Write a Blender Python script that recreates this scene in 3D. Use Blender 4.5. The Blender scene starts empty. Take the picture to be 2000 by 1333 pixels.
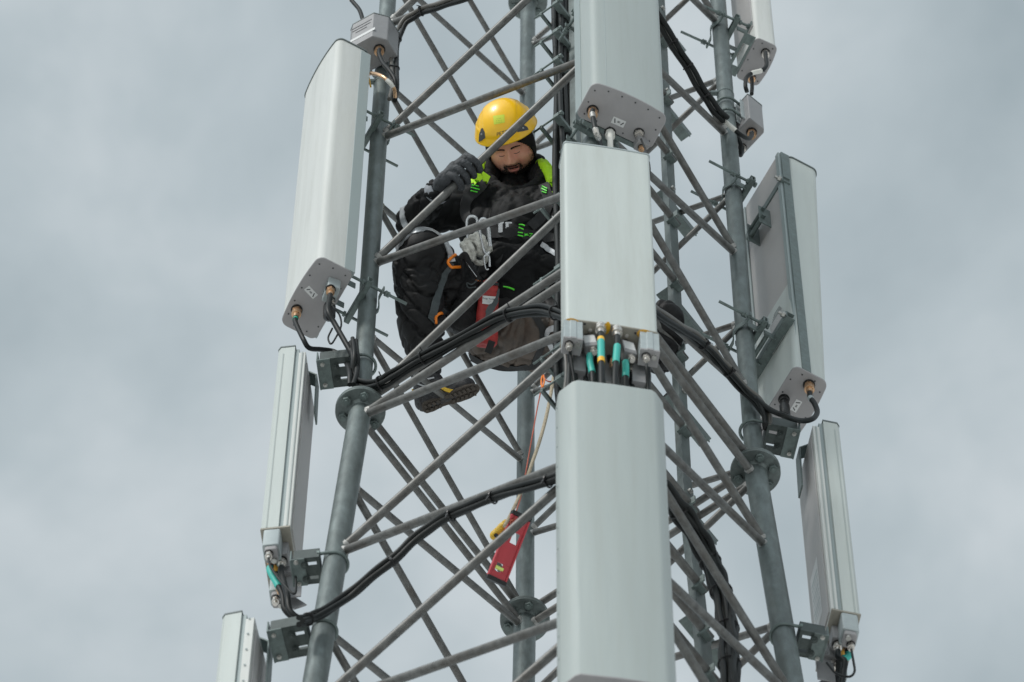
import bpy, bmesh, math, random
import numpy as np
from mathutils import Vector, Matrix, noise

random.seed(4)
R = math.radians
# ------------------------------------------------------------------ camera, sky, sun, exposure
# z = 0 is the plane of the bolted leg flanges; the ground lies 23.9 m below it, the eye 1.6 m above the ground
FPX = 11943.8
CAM = Vector((0.0, -9.8945, -22.3244))
PITCH, YAW, ROLL = 1.16994, -0.019119, 0.01025
GROUND = CAM.z - 1.6
_f = Vector((math.sin(YAW) * math.cos(PITCH), math.cos(YAW) * math.cos(PITCH), math.sin(PITCH)))
_r = Vector((math.cos(YAW), -math.sin(YAW), 0.0))
_u = _r.cross(_f)
FW = _f
RT = _r * math.cos(ROLL) + _u * math.sin(ROLL)
UP = -_r * math.sin(ROLL) + _u * math.cos(ROLL)

scene = bpy.context.scene
col = scene.collection
cd = bpy.data.cameras.new("camera")
cam = bpy.data.objects.new("camera", cd)
col.objects.link(cam)
cam.matrix_world = Matrix(((RT.x, UP.x, -FW.x, CAM.x), (RT.y, UP.y, -FW.y, CAM.y), (RT.z, UP.z, -FW.z, CAM.z), (0, 0, 0, 1)))
cd.sensor_width = 36.0
cd.lens = 36.0 * FPX / 2000.0
cd.clip_start = 0.5
cd.clip_end = 6000.0
cd.dof.use_dof = True
cd.dof.focus_distance = 26.1
cd.dof.aperture_fstop = 5.6
scene.camera = cam

SUN_AZ, SUN_EL = R(-34), R(34)           # azimuth measured from -Y (towards the camera) to -X
sun_dir = Vector((math.sin(SUN_AZ) * math.cos(SUN_EL), -math.cos(SUN_AZ) * math.cos(SUN_EL), math.sin(SUN_EL)))
sd = bpy.data.lights.new("sun", 'SUN')
sd.energy = 1.9
sd.angle = R(11)
sd.color = (1.0, 0.965, 0.92)
sun = bpy.data.objects.new("sun", sd)
col.objects.link(sun)
sun.rotation_euler = (-sun_dir).to_track_quat('-Z', 'Y').to_euler()

world = bpy.data.worlds.new("World")
scene.world = world
world.use_nodes = True
nt = world.node_tree
nt.nodes.clear()
N = nt.nodes.new
out = N('ShaderNodeOutputWorld')
bg = N('ShaderNodeBackground')
sky = N('ShaderNodeTexSky')
sky.sky_type = 'NISHITA'
sky.sun_disc = False
sky.sun_elevation = SUN_EL
sky.sun_rotation = math.atan2(sun_dir.x, sun_dir.y)
tc = N('ShaderNodeTexCoord')
n1 = N('ShaderNodeTexNoise'); n1.inputs['Scale'].default_value = 15.0; n1.inputs['Detail'].default_value = 6; n1.inputs['Roughness'].default_value = 0.52
n1.inputs['Distortion'].default_value = 0.15
mp = N('ShaderNodeMapping'); mp.inputs['Location'].default_value = (5.986, 5.974, 5.041); mp.inputs['Scale'].default_value = (1, 1, 1)
ramp = N('ShaderNodeValToRGB')
ramp.color_ramp.elements[0].position = 0.27
ramp.color_ramp.elements[0].color = (0.335, 0.40, 0.43, 1)
ramp.color_ramp.elements[1].position = 0.76
ramp.color_ramp.elements[1].color = (0.66, 0.705, 0.73, 1)
e = ramp.color_ramp.elements.new(0.5); e.color = (0.455, 0.52, 0.55, 1)
# cloud cover thins towards the sun and glows there
dot = N('ShaderNodeVectorMath'); dot.operation = 'DOT_PRODUCT'; dot.inputs[1].default_value = sun_dir
rng = N('ShaderNodeMapRange'); rng.inputs['From Min'].default_value = 0.80; rng.inputs['From Max'].default_value = 1.0
rng.inputs['To Min'].default_value = 10.0; rng.inputs['To Max'].default_value = 26.0
mul = N('ShaderNodeVectorMath'); mul.operation = 'SCALE'
mix = N('ShaderNodeMix'); mix.data_type = 'RGBA'; mix.inputs['Factor'].default_value = 0.93
L = nt.links.new
L(tc.outputs['Generated'], mp.inputs['Vector']); L(mp.outputs['Vector'], n1.inputs['Vector']); L(n1.outputs['Fac'], ramp.inputs['Fac'])
L(tc.outputs['Generated'], dot.inputs[0]); L(dot.outputs['Value'], rng.inputs['Value'])
L(ramp.outputs['Color'], mul.inputs[0]); L(rng.outputs['Result'], mul.inputs['Scale'])
L(sky.outputs['Color'], mix.inputs['A']); L(mul.outputs['Vector'], mix.inputs['B'])
L(mix.outputs['Result'], bg.inputs['Color']); bg.inputs['Strength'].default_value = 0.1
L(bg.outputs['Background'], out.inputs['Surface'])

scene.view_settings.view_transform = 'Standard'
scene.view_settings.look = 'None'
scene.view_settings.exposure = 0.12
scene.view_settings.gamma = 1.0

# ------------------------------------------------------------------ geometry of the place
def ray(px, py):
    return RT * ((px - 1000.0) / FPX) - UP * ((py - 666.5) / FPX) + FW
def aty(px, py, Y):
    d = ray(px, py); return CAM + d * ((Y - CAM.y) / d.y)
def atz(px, py, Z):
    d = ray(px, py); return CAM + d * ((Z - CAM.z) / d.z)
def atp(px, py, p0, n):
    d = ray(px, py); return CAM + d * ((Vector(p0) - CAM).dot(n) / d.dot(n))
def pix(p):
    d = Vector(p) - CAM; z = d.dot(FW)
    return 1000 + FPX * d.dot(RT) / z, 666.5 - FPX * d.dot(UP) / z
D0 = 25.93
def ad(px, py, d):
    return CAM + ray(px, py) * (D0 + d)
def zat(X, Y, py):
    lo, hi = -10.0, 14.0
    for _ in range(50):
        m = (lo + hi) / 2
        if pix((X, Y, m))[1] > py: lo = m
        else: hi = m
    return m
PHI, RAD, TAPER = 0.176633, 0.8, 0.0396543
def rad(z): return RAD - (0.0 if z > 0 else TAPER) * z
def leg(k, z):
    a = {'F': -math.pi / 2, 'R': 0.0, 'B': math.pi / 2, 'L': math.pi}[k] + PHI
    return Vector((rad(z) * math.cos(a), rad(z) * math.sin(a), z))

# ------------------------------------------------------------------ materials
def mat(name, color, rough=0.5, metal=0.0, var=0.0, scale=20.0, bump=0.0, bscale=80.0, stretch=None, spec=0.5, streak=0.0, sheen=0.0, coat=0.0, dirt=None, emis=None, sss=0.0):
    m = bpy.data.materials.new(name); m.use_nodes = True
    t = m.node_tree; b = t.nodes['Principled BSDF']
    b.inputs['Base Color'].default_value = (*color, 1)
    b.inputs['Roughness'].default_value = rough
    b.inputs['Metallic'].default_value = metal
    b.inputs['Specular IOR Level'].default_value = spec
    if sheen: b.inputs['Sheen Weight'].default_value = sheen
    if coat: b.inputs['Coat Weight'].default_value = coat
    if sss:
        b.inputs['Subsurface Weight'].default_value = sss
        b.inputs['Subsurface Radius'].default_value = (0.012, 0.005, 0.003)
    tcn = t.nodes.new('ShaderNodeTexCoord'); mpn = t.nodes.new('ShaderNodeMapping')
    mpn.inputs['Scale'].default_value = stretch or (1, 1, 1)
    t.links.new(tcn.outputs['Object'], mpn.inputs['Vector'])
    last = None
    if var:
        nz = t.nodes.new('ShaderNodeTexNoise'); nz.inputs['Scale'].default_value = scale; nz.inputs['Detail'].default_value = 6; nz.inputs['Roughness'].default_value = 0.65
        t.links.new(mpn.outputs['Vector'], nz.inputs['Vector'])
        rp = t.nodes.new('ShaderNodeValToRGB')
        rp.color_ramp.elements[0].position = 0.3; rp.color_ramp.elements[1].position = 0.72
        lo = [max(0, c * (1 - var)) for c in color]; hi = [min(1, c * (1 + var)) for c in color]
        rp.color_ramp.elements[0].color = (*lo, 1); rp.color_ramp.elements[1].color = (*hi, 1)
        t.links.new(nz.outputs['Fac'], rp.inputs['Fac']); last = rp.outputs['Color']
        rr = t.nodes.new('ShaderNodeMapRange'); rr.inputs['To Min'].default_value = max(0.05, rough - 0.12); rr.inputs['To Max'].default_value = min(1, rough + 0.12)
        t.links.new(nz.outputs['Fac'], rr.inputs['Value']); t.links.new(rr.outputs['Result'], b.inputs['Roughness'])
    if dirt:
        nd = t.nodes.new('ShaderNodeTexNoise'); nd.inputs['Scale'].default_value = dirt[1]; nd.inputs['Detail'].default_value = 8; nd.inputs['Roughness'].default_value = 0.7
        t.links.new(mpn.outputs['Vector'], nd.inputs['Vector'])
        r2 = t.nodes.new('ShaderNodeValToRGB'); r2.color_ramp.elements[0].position = dirt[2]; r2.color_ramp.elements[1].position = min(1, dirt[2] + dirt[3])
        r2.color_ramp.elements[0].color = (0, 0, 0, 1); r2.color_ramp.elements[1].color = (dirt[4],) * 3 + (1,)
        t.links.new(nd.outputs['Fac'], r2.inputs['Fac'])
        mx = t.nodes.new('ShaderNodeMix'); mx.data_type = 'RGBA'
        if last: t.links.new(last, mx.inputs['A'])
        else: mx.inputs['A'].default_value = (*color, 1)
        mx.inputs['B'].default_value = (*dirt[0], 1)
        t.links.new(r2.outputs['Color'], mx.inputs['Factor']); last = mx.outputs['Result']
    if last: t.links.new(last, b.inputs['Base Color'])
    if bump:
        nb = t.nodes.new('ShaderNodeTexNoise'); nb.inputs['Scale'].default_value = bscale; nb.inputs['Detail'].default_value = 4
        t.links.new(mpn.outputs['Vector'], nb.inputs['Vector'])
        bp = t.nodes.new('ShaderNodeBump'); bp.inputs['Strength'].default_value = bump; bp.inputs['Distance'].default_value = 0.002
        t.links.new(nb.outputs['Fac'], bp.inputs['Height']); t.links.new(bp.outputs['Normal'], b.inputs['Normal'])
    return m
M = {}
M['leg'] = mat('galvanised_leg', (0.135, 0.162, 0.160), 0.48, 0.35, 0.38, 26, 0.25, 300, stretch=(1, 1, 0.35), dirt=((0.07, 0.085, 0.08), 7, 0.47, 0.22, 0.7))
M['brace'] = mat('galvanised_brace', (0.125, 0.127, 0.123), 0.48, 0.35, 0.4, 30, 0.2, 300, dirt=((0.075, 0.064, 0.054), 9, 0.47, 0.22, 0.7))
M['weld'] = mat('weld_zinc', (0.34, 0.34, 0.33), 0.45, 0.4, 0.3, 200, 0.8, 300)
M['steel'] = mat('zinc_bracket', (0.13, 0.165, 0.16), 0.48, 0.35, 0.3, 40, 0.3, 250, dirt=((0.09, 0.10, 0.095), 18, 0.52, 0.2, 0.6))
M['dark_steel'] = mat('dark_bracket', (0.06, 0.075, 0.072), 0.55, 0.35, 0.3, 50, 0.3, 250)
M['bolt'] = mat('bright_bolt', (0.42, 0.42, 0.40), 0.35, 0.8, 0.25, 90)
M['radome'] = mat('radome_white', (0.56, 0.575, 0.555), 0.42, 0.0, 0.06, 6, 0.04, 200, stretch=(6, 6, 0.35), dirt=((0.27, 0.28, 0.25), 3.0, 0.46, 0.30, 0.45))
M['radome_green'] = mat('radome_greenish', (0.47, 0.51, 0.49), 0.42, 0.0, 0.06, 6, 0.04, 200, stretch=(6, 6, 0.35), dirt=((0.27, 0.28, 0.25), 3.0, 0.46, 0.30, 0.45))
M['radome_grey'] = mat('radome_grey', (0.335, 0.375, 0.365), 0.4, 0.0, 0.06, 6, 0.04, 200, stretch=(8, 8, 0.3), dirt=((0.25, 0.27, 0.25), 3.0, 0.46, 0.30, 0.5))
M['back'] = mat('back_tray', (0.38, 0.37, 0.365), 0.5, 0.1, 0.07, 8, 0.05, 200, dirt=((0.38, 0.36, 0.34), 5, 0.5, 0.25, 0.5))
M['cap'] = mat('end_cap', (0.275, 0.27, 0.275), 0.55, 0.0, 0.06, 14, 0.1, 300)
M['rim'] = mat('dark_rim', (0.11, 0.13, 0.13), 0.5)
M['seam'] = mat('seam_grey', (0.30, 0.35, 0.35), 0.45, 0.2)
M['plate'] = mat('connector_plate', (0.28, 0.265, 0.225), 0.5, 0.2, 0.15, 30, dirt=((0.25, 0.16, 0.05), 12, 0.6, 0.15, 0.8))
M['box'] = mat('unit_housing', (0.36, 0.405, 0.41), 0.42, 0.25, 0.1, 20, 0.1, 300)
M['box_dark'] = mat('unit_grey', (0.245, 0.245, 0.25), 0.5, 0.25, 0.1, 20, 0.1, 300, dirt=((0.22, 0.22, 0.21), 8, 0.55, 0.2, 0.5))
M['ochre'] = mat('ochre_gasket', (0.55, 0.30, 0.04), 0.6)
M['brass'] = mat('brass_connector', (0.62, 0.40, 0.24), 0.3, 0.85, 0.2, 60)
M['nickel'] = mat('nickel_connector', (0.6, 0.57, 0.53), 0.28, 0.85, 0.2, 60)
M['cable'] = mat('black_cable', (0.010, 0.012, 0.012), 0.5, 0.0, 0.3, 15, spec=0.25)
M['cable_grey'] = mat('weathered_cable', (0.10, 0.095, 0.085), 0.45, 0.0, 0.3, 15)
M['tie'] = mat('cable_tie', (0.006, 0.006, 0.007), 0.4)
M['black'] = mat('black_rubber', (0.012, 0.013, 0.014), 0.45)
M['cyan'] = mat('cyan_tape', (0.035, 0.40, 0.34), 0.5)
M['yellow'] = mat('yellow_tape', (0.75, 0.42, 0.02), 0.5)
M['green'] = mat('green_band', (0.02, 0.32, 0.22), 0.5)
M['whitetape'] = mat('white_tape', (0.62, 0.62, 0.58), 0.5)
M['ink'] = mat('ink', (0.03, 0.03, 0.035), 0.6)
M['paper'] = mat('paper_label', (0.56, 0.57, 0.57), 0.6, 0, 0.04, 40)
M['ground'] = mat('fill_bounce_ground', (0.80, 0.785, 0.76), 0.9, 0, 0.08, 0.6, 0.3, 5)  # unseen ground, whitened to add fill light from below

# ------------------------------------------------------------------ mesh helpers
def tag(o, label=None, cat=None, group=None, kind=None):
    if label: o['label'] = label
    if cat: o['category'] = cat
    if group: o['group'] = group
    if kind: o['kind'] = kind
    return o
def empty(name, loc, label, cat, group=None):
    o = bpy.data.objects.new(name, None); o.location = loc; o.empty_display_size = 0.1
    col.objects.link(o); o['_w'] = list(loc)
    return tag(o, label, cat, group)
def origin_of(p):
    return Vector(p['_w']) if p is not None and '_w' in p else Vector((0, 0, 0))
class MB:
    def __init__(s): s.v = []; s.f = []; s.m = []; s.cur = 0
    def add(s, vs, fs):
        b = len(s.v); s.v += [tuple(x) for x in vs]; s.f += [tuple(b + i for i in f) for f in fs]; s.m += [s.cur] * len(fs)
        return s
    def box(s, c, sx, sy, sz, ax=(1, 0, 0), ay=(0, 1, 0), az=(0, 0, 1)):
        c = Vector(c); ax, ay, az = Vector(ax).normalized() * sx / 2, Vector(ay).normalized() * sy / 2, Vector(az).normalized() * sz / 2
        vs = [c + ax * i + ay * j + az * k for k in (-1, 1) for j in (-1, 1) for i in (-1, 1)]
        return s.add(vs, [(0, 2, 3, 1), (4, 5, 7, 6), (0, 1, 5, 4), (2, 6, 7, 3), (0, 4, 6, 2), (1, 3, 7, 5)])
    def tube(s, pts, r, n=10, caps=True, rs=None):
        pts = [Vector(p) for p in pts]; m = len(pts); vs = []; fs = []
        t0 = (pts[1] - pts[0]).normalized()
        a = t0.orthogonal().normalized()
        for i, p in enumerate(pts):
            t = (pts[min(i + 1, m - 1)] - pts[max(i - 1, 0)]).normalized()
            a = (a - t * a.dot(t)).normalized(); b = t.cross(a)
            rr = rs[i] if rs else r
            for k in range(n):
                q = 2 * math.pi * k / n
                vs.append(p + (a * math.cos(q) + b * math.sin(q)) * rr)
        for i in range(m - 1):
            for k in range(n):
                k2 = (k + 1) % n
                fs.append((i * n + k, i * n + k2, (i + 1) * n + k2, (i + 1) * n + k))
        if caps:
            fs.append(tuple(reversed(range(n)))); fs.append(tuple((m - 1) * n + k for k in range(n)))
        return s.add(vs, fs)
    def cyl(s, p, q, r, n=14, r2=None):
        return s.tube([p, q], r, n, True, None if r2 is None else [r, r2])
    def prism(s, sec, z0, z1, fr=None):
        """sec: list of (u, v); fr maps (u, v, w) to world"""
        n = len(sec)
        vs = [fr(u, v, z0) for u, v in sec] + [fr(u, v, z1) for u, v in sec]
        fs = [(i, (i + 1) % n, n + (i + 1) % n, n + i) for i in range(n)]
        fs += [tuple(reversed(range(n))), tuple(range(n, 2 * n))]
        return s.add(vs, fs)
    def ball(s, c, rx, ry=None, rz=None, ax=(1, 0, 0), ay=(0, 1, 0), az=(0, 0, 1), nu=20, nv=12):
        ry = ry or rx; rz = rz or rx; c = Vector(c); ax, ay, az = Vector(ax), Vector(ay), Vector(az)
        vs = [c + az * rz]; fs = []
        for j in range(1, nv):
            t = math.pi * j / nv
            for i in range(nu):
                p = 2 * math.pi * i / nu
                vs.append(c + ax * (rx * math.sin(t) * math.cos(p)) + ay * (ry * math.sin(t) * math.sin(p)) + az * (rz * math.cos(t)))
        vs.append(c - az * rz)
        for i in range(nu): fs.append((0, 1 + i, 1 + (i + 1) % nu))
        for j in range(nv - 2):
            for i in range(nu):
                a = 1 + j * nu + i; b = 1 + j * nu + (i + 1) % nu
                fs.append((a, a + nu, b + nu, b))
        last = len(vs) - 1
        for i in range(nu): fs.append((last, last - nu + (i + 1) % nu, last - nu + i))
        return s.add(vs, fs)
    def capsule(s, p, q, r1, r2, n=18):
        p, q = Vector(p), Vector(q); s.ball(p, r1, nu=n, nv=10); s.ball(q, r2, nu=n, nv=10)
        return s.tube([p, q], r1, n, True, [r1, r2])
    def hexnut(s, c, ax, r, h):
        c = Vector(c); ax = Vector(ax).normalized()
        return s.tube([c - ax * h / 2, c + ax * h / 2], r, 6)
    def build(s, name, mats, parent=None, smooth=35, bevel=0.0, fix=True):
        o0 = origin_of(parent)
        me = bpy.data.meshes.new(name)
        me.from_pydata([(x[0] - o0.x, x[1] - o0.y, x[2] - o0.z) for x in s.v], [], s.f)
        mats = mats if isinstance(mats, (list, tuple)) else [mats]
        for m in mats: me.materials.append(m)
        me.polygons.foreach_set('material_index', s.m)
        if fix:
            bm = bmesh.new(); bm.from_mesh(me); bmesh.ops.recalc_face_normals(bm, faces=bm.faces); bm.to_mesh(me); bm.free()
        me.polygons.foreach_set('use_smooth', [bool(smooth)] * len(me.polygons))
        if smooth: me.set_sharp_from_angle(angle=R(smooth))
        me.update()
        o = bpy.data.objects.new(name, me); col.objects.link(o)
        if parent is not None: o.parent = parent; o['_w'] = list(o0)
        if bevel:
            md = o.modifiers.new('edge', 'BEVEL'); md.width = bevel; md.segments = 2; md.limit_method = 'ANGLE'; md.angle_limit = R(40)
        return o
def frame(o, n, lean=0.0, zl=0.0):
    o = Vector(o); n = Vector((n[0], n[1], 0)).normalized(); t = Vector((-n.y, n.x, 0))
    def P(u, v, w): return Vector((o.x, o.y, 0)) + t * u + n * (v + lean * (w - zl)) + Vector((0, 0, w))
    P.t = t; P.n = n; P.o = o
    return P
def spline(pts, k=8):
    pts = [Vector(p) for p in pts]; P = [pts[0] * 2 - pts[1]] + pts + [pts[-1] * 2 - pts[-2]]; o = []
    for i in range(1, len(P) - 2):
        a, b, c, d = P[i - 1:i + 3]
        for j in range(k):
            t = j / k
            o.append(0.5 * ((2 * b) + (c - a) * t + (2 * a - 5 * b + 4 * c - d) * t * t + (3 * b - a - 3 * c + d) * t ** 3))
    o.append(pts[-1]); return o
def rrect(w, d, r, k=4, bulge=0.0, dback=None):
    """rounded rectangle centred on 0, front (+v) bulging by bulge"""
    o = []
    for cx, cy, a0 in ((w / 2 - r, d / 2 - r, 0), (-w / 2 + r, d / 2 - r, 90), (-w / 2 + r, -d / 2 + r, 180), (w / 2 - r, -d / 2 + r, 270)):
        if a0 == 90 and bulge:
            for i in range(1, 12):
                u = (w / 2 - r) * (1 - 2 * i / 12)
                o.append((u, d / 2 + bulge * (1 - (u / (w / 2)) ** 2)))
        for i in range(k + 1):
            a = R(a0 + 90 * i / k)
            v = cy + r * math.sin(a); u = cx + r * math.cos(a)
            if bulge and v > 0: v += bulge * max(0, (1 - (u / (w / 2)) ** 2))
            o.append((u, v))
    return o
def text_geo(s, size):
    cu = bpy.data.curves.new('t', 'FONT'); cu.body = s; cu.size = size; cu.align_x = 'CENTER'; cu.align_y = 'CENTER'
    ob = bpy.data.objects.new('t', cu); col.objects.link(ob)
    bpy.context.view_layer.update()
    me = bpy.data.meshes.new_from_object(ob.evaluated_get(bpy.context.evaluated_depsgraph_get()))
    bm = bmesh.new(); bm.from_mesh(me); bmesh.ops.triangulate(bm, faces=bm.faces)
    vs = [v.co.copy() for v in bm.verts]; fs = [tuple(v.index for v in f.verts) for f in bm.faces]
    bm.free(); bpy.data.objects.remove(ob); bpy.data.curves.remove(cu); bpy.data.meshes.remove(me)
    return vs, fs
def text_on(name, s, size, fn, m, parent):
    vs, fs = text_geo(s, size); b = MB(); b.add([fn(v.x, v.y) for v in vs], fs)
    return b.build(name, m, parent, smooth=0, fix=False)

# ------------------------------------------------------------------ ground
g = MB(); S_ = 3000
g.add([(-S_, -S_, GROUND), (S_, -S_, GROUND), (S_, S_, GROUND), (-S_, S_, GROUND)], [(0, 1, 2, 3)])
tag(g.build('ground', M['ground'], None, smooth=0, fix=False), kind='structure')
# ------------------------------------------------------------------ lattice tower
tower = empty('lattice_tower', (0, 0, GROUND), 'grey galvanised four-legged lattice steel tower of round tubes with zigzag bracing', 'tower')
TOPZ = 9.2
FLZ = 7.37
for k in 'LFRB':
    a_out = leg(k, 0).normalized()
    mb = MB()
    mb.tube([leg(k, 0.0), leg(k, TOPZ)], 0.0385, 28)
    o = mb.build('leg', M['leg'], tower)
    mb = MB()
    mb.tube([leg(k, GROUND + 0.02), leg(k, -0.001)], 0.0452, 28)
    mb.build('leg', M['leg'], tower)
    for fz in (0.0, FLZ):
        fb = MB(); c = leg(k, fz)
        for z0, z1 in ((-0.0135, -0.001), (0.001, 0.0135)):
            fb.tube([c + Vector((0, 0, z0 - 0.0)), c + Vector((0, 0, z1))], 0.101, 40)
        # conical weld collars
        fb.tube([c + Vector((0, 0, -0.026)), c + Vector((0, 0, -0.0136))], 0.05, 28, True, [0.0465, 0.056])
        fb.tube([c + Vector((0, 0, 0.0136)), c + Vector((0, 0, 0.024))], 0.05, 28, True, [0.052, 0.040])
        fo = fb.build('flange', M['leg'], tower, bevel=0.0015)
        for i in range(6):
            an = R(-77 + 60 * i); p = c + Vector((math.cos(an), math.sin(an), 0)) * 0.073
            bb = MB(); bb.hexnut(p - Vector((0, 0, 0.022)), (0, 0, 1), 0.0185, 0.016); bb.hexnut(p + Vector((0, 0, 0.022)), (0, 0, 1), 0.0185, 0.016)
            bb.cyl(p - Vector((0, 0, 0.038)), p + Vector((0, 0, 0.036)), 0.0095, 10)
            bo = bb.build('bolt', M['steel'], tower, bevel=0.001)
            bo.parent = fo
Z = dict(bl1=5.965, bl2=4.482, bl3=3.006, bl4=1.542, bl5=0.066, bl6=-0.076, bl7=-1.374, bl8=-2.703, br1=5.229, br2=3.759, br3=2.28, br4=0.811, br6=-0.712, br7=-2.06,
         f0=3.738, f1=2.267, f2=0.774, f4=-0.712, f5=-2.043, f6=-3.465, g0=4.466, g1=2.995, g2=1.532, g4=-1.371, g5=-2.715, ha=0.061, hb=-0.07,
         lb0=5.202, lb1=3.749, lb2=2.267, lb3=0.8, lb4=-0.705, lb5=-2.033, lf1=3.001, lf2=1.526, lf3=0.048, lf4=-0.066, lf5=-1.375, lf6=-2.72,
         rb0=5.974, rb1=4.495, rb2=3.025, rb3=1.548, rb4=0.054, rb6=-1.387, rf0=5.208, rf1=3.719, rf2=2.282, rf3=0.781, rf4=-0.724, rf5=-2.031,
         lf0=4.47, fm=5.2, lfm=5.95, lbm=6.646, bl0=7.3, rbm=7.3, brm=6.70, gm=5.95, rfm=6.67, g3=-0.09, lf7=-4.1, bl9=-4.05, lb6=-3.4, rb5=-0.06, rb7=-2.75, br8=-3.4, rf6=-3.4, g6=-4.1, f7=-4.9,
         fmm=6.65, lfmm=7.3, gmm=7.3)
BR = []
def zig(k1, k2, chain, r):
    """chain alternates between leg k1 and leg k2"""
    for i in range(len(chain) - 1):
        a, b = chain[i], chain[i + 1]
        ka, kb = (k1, k2) if i % 2 == 0 else (k2, k1)
        BR.append((leg(ka, Z[a]), leg(kb, Z[b]), r))
zig('L', 'F', ['lfmm', 'fmm', 'lfm', 'fm', 'lf0', 'f0', 'lf1', 'f1', 'lf2', 'f2', 'lf3'], 0.0172)
zig('L', 'F', ['lf4', 'f4', 'lf5', 'f5', 'lf6', 'f6', 'lf7', 'f7'], 0.0172)
zig('L', 'B', ['lbm', 'bl1', 'lb0', 'bl2', 'lb1', 'bl3', 'lb2', 'bl4', 'lb3', 'bl5'], 0.0135)
zig('B', 'L', ['bl6', 'lb4', 'bl7', 'lb5', 'bl8', 'lb6', 'bl9'], 0.0150)
zig('R', 'B', ['rbm', 'brm', 'rb0', 'br1', 'rb1', 'br2', 'rb2', 'br3', 'rb3', 'br4', 'rb4'], 0.0135)
zig('R', 'B', ['rb5', 'br6', 'rb6', 'br7', 'rb7', 'br8'], 0.0150)
zig('F', 'R', ['gmm', 'rfm', 'gm', 'rf0', 'g0', 'rf1', 'g1', 'rf2', 'g2', 'rf3', 'ha'], 0.0158)
zig('F', 'R', ['g3', 'rf4', 'g4', 'rf5', 'g5', 'rf6', 'g6'], 0.0165)
for a, b, r in (('L', 'F', 0.0172), ('F', 'R', 0.0160), ('R', 'B', 0.0150), ('B', 'L', 0.0145)):
    BR.append((leg(a, Z['ha']), leg(b, Z['ha']), r)); BR.append((leg(a, Z['hb']), leg(b, Z['hb']), r))
for a, b, r in BR:
    d = (b - a).normalized()
    inset = 0.026
    mb = MB(); p, q = a + d * inset, b - d * inset
    n = 6; pts = [p + (q - p) * (i / n) for i in range(n + 1)]
    sag = Vector((0, 0, -1)).cross(d).normalized() * random.uniform(-0.0012, 0.0012)
    pts = [x + sag * math.sin(math.pi * i / n) for i, x in enumerate(pts)]
    # flattened, pinched ends
    mb.tube(pts, r, 16)
    bo = mb.build('brace', M['brace'], tower)
    for e_, s_ in ((a, 1), (b, -1)):
        wb = MB(); c = e_ + d * s_ * (0.046 + 0.004)
        wb.tube([c - d * 0.009, c, c + d * 0.009], r, 12, True, [r * 1.22, r * 1.16, r * 1.02])
        wo = wb.build('weld', M['weld'], tower); wo.parent = bo

# ------------------------------------------------------------------ cable ladder inside the right front face
LD = Vector((0.595, 0.804, 0)).normalized(); LNn = Vector((-LD.y, LD.x, 0))      # along rungs, inward normal
RR0 = Vector((0.505, 0.20, 0))
RL0 = RR0 - LD * 0.70
def lp(base, z): 
    s = rad(z) / RAD; return Vector((base.x * s, base.y * s, z))
ladder = empty('cable_ladder', lp(RR0, -5), 'vertical galvanised cable ladder with round rungs inside the tower behind the white front antennas', 'cable ladder')
for base, w in ((RR0, 0.058), (RL0, 0.05)):
    for za, zb in ((-5.0, 0.0), (0.0, TOPZ)):
        mb = MB(); a, b = lp(base, za), lp(base, zb)
        ww = w * (1.22 if za < 0 else 1.0)
        sec = [(-ww / 2, -0.016), (ww / 2, -0.016), (ww / 2, 0.016), (ww / 2 - 0.005, 0.016), (ww / 2 - 0.005, -0.011), (-ww / 2 + 0.005, -0.011), (-ww / 2 + 0.005, 0.016), (-ww / 2, 0.016)]
        vs = [a + LD * u + LNn * v for u, v in sec] + [b + LD * u + LNn * v for u, v in sec]
        n = len(sec); fs = [(i, (i + 1) % n, n + (i + 1) % n, n + i) for i in range(n)] + [tuple(reversed(range(n))), tuple(range(n, 2 * n))]
        mb.add(vs, fs); mb.build('rail', M['leg'], ladder, smooth=0, bevel=0.001)
rung_py = [-12, 101, 215, 328, 453, 578, 715, 863, 1013, 1164, 1254, 1335]
for py in rung_py:
    z = zat(RR0.x, RR0.y, py - 8)
    a, b = lp(RL0, z), lp(RR0, z)
    a -= LNn * 0.032; b -= LNn * 0.032
    mb = MB(); mb.tube([a - LD * 0.03, b + LD * 0.012], 0.0155 if z > 0 else 0.0175, 14)
    mb.build('rung', M['brace'], ladder)
    cb = MB(); cb.box(b + LNn * 0.008 - LD * 0.02 - Vector((0, 0, 0.02)), 0.05, 0.04, 0.012, LD, LNn); cb.box(b - LNn * 0.012 - LD * 0.042 - Vector((0, 0, 0.005)), 0.008, 0.045, 0.055, LD, LNn)
    cb.build('rung_clamp', M['steel'], ladder, bevel=0.001)
for py in (82, 245, 438, 632, 838, 1046, 1280):
    e_ = RR0 + LD * 0.21
    z = zat(e_.x * (1.06 if py > 950 else 1), e_.y * (1.06 if py > 950 else 1), py)
    a, b = lp(RR0 - LD * 0.02, z), lp(RR0 + LD * 0.25, z)
    mb = MB(); d = (b - a).normalized(); off = LNn * 0.022
    c = (a + b) / 2 + off; ln = (b - a).length
    mb.box(c + LNn * 0.03, ln, 0.062, 0.005, d, LNn)
    mb.box(c + Vector((0, 0, -0.0345)), ln - 0.03, 0.005, 0.062, d, LNn)
    mb.build('cross_angle', M['steel'], ladder, smooth=0, bevel=0.001)
    bb = MB(); bb.hexnut(lp(RR0, z) - LNn * 0.024 + Vector((0, 0, -0.02)), LNn, 0.012, 0.012); bb.build('bolt', M['bolt'], ladder)
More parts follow.
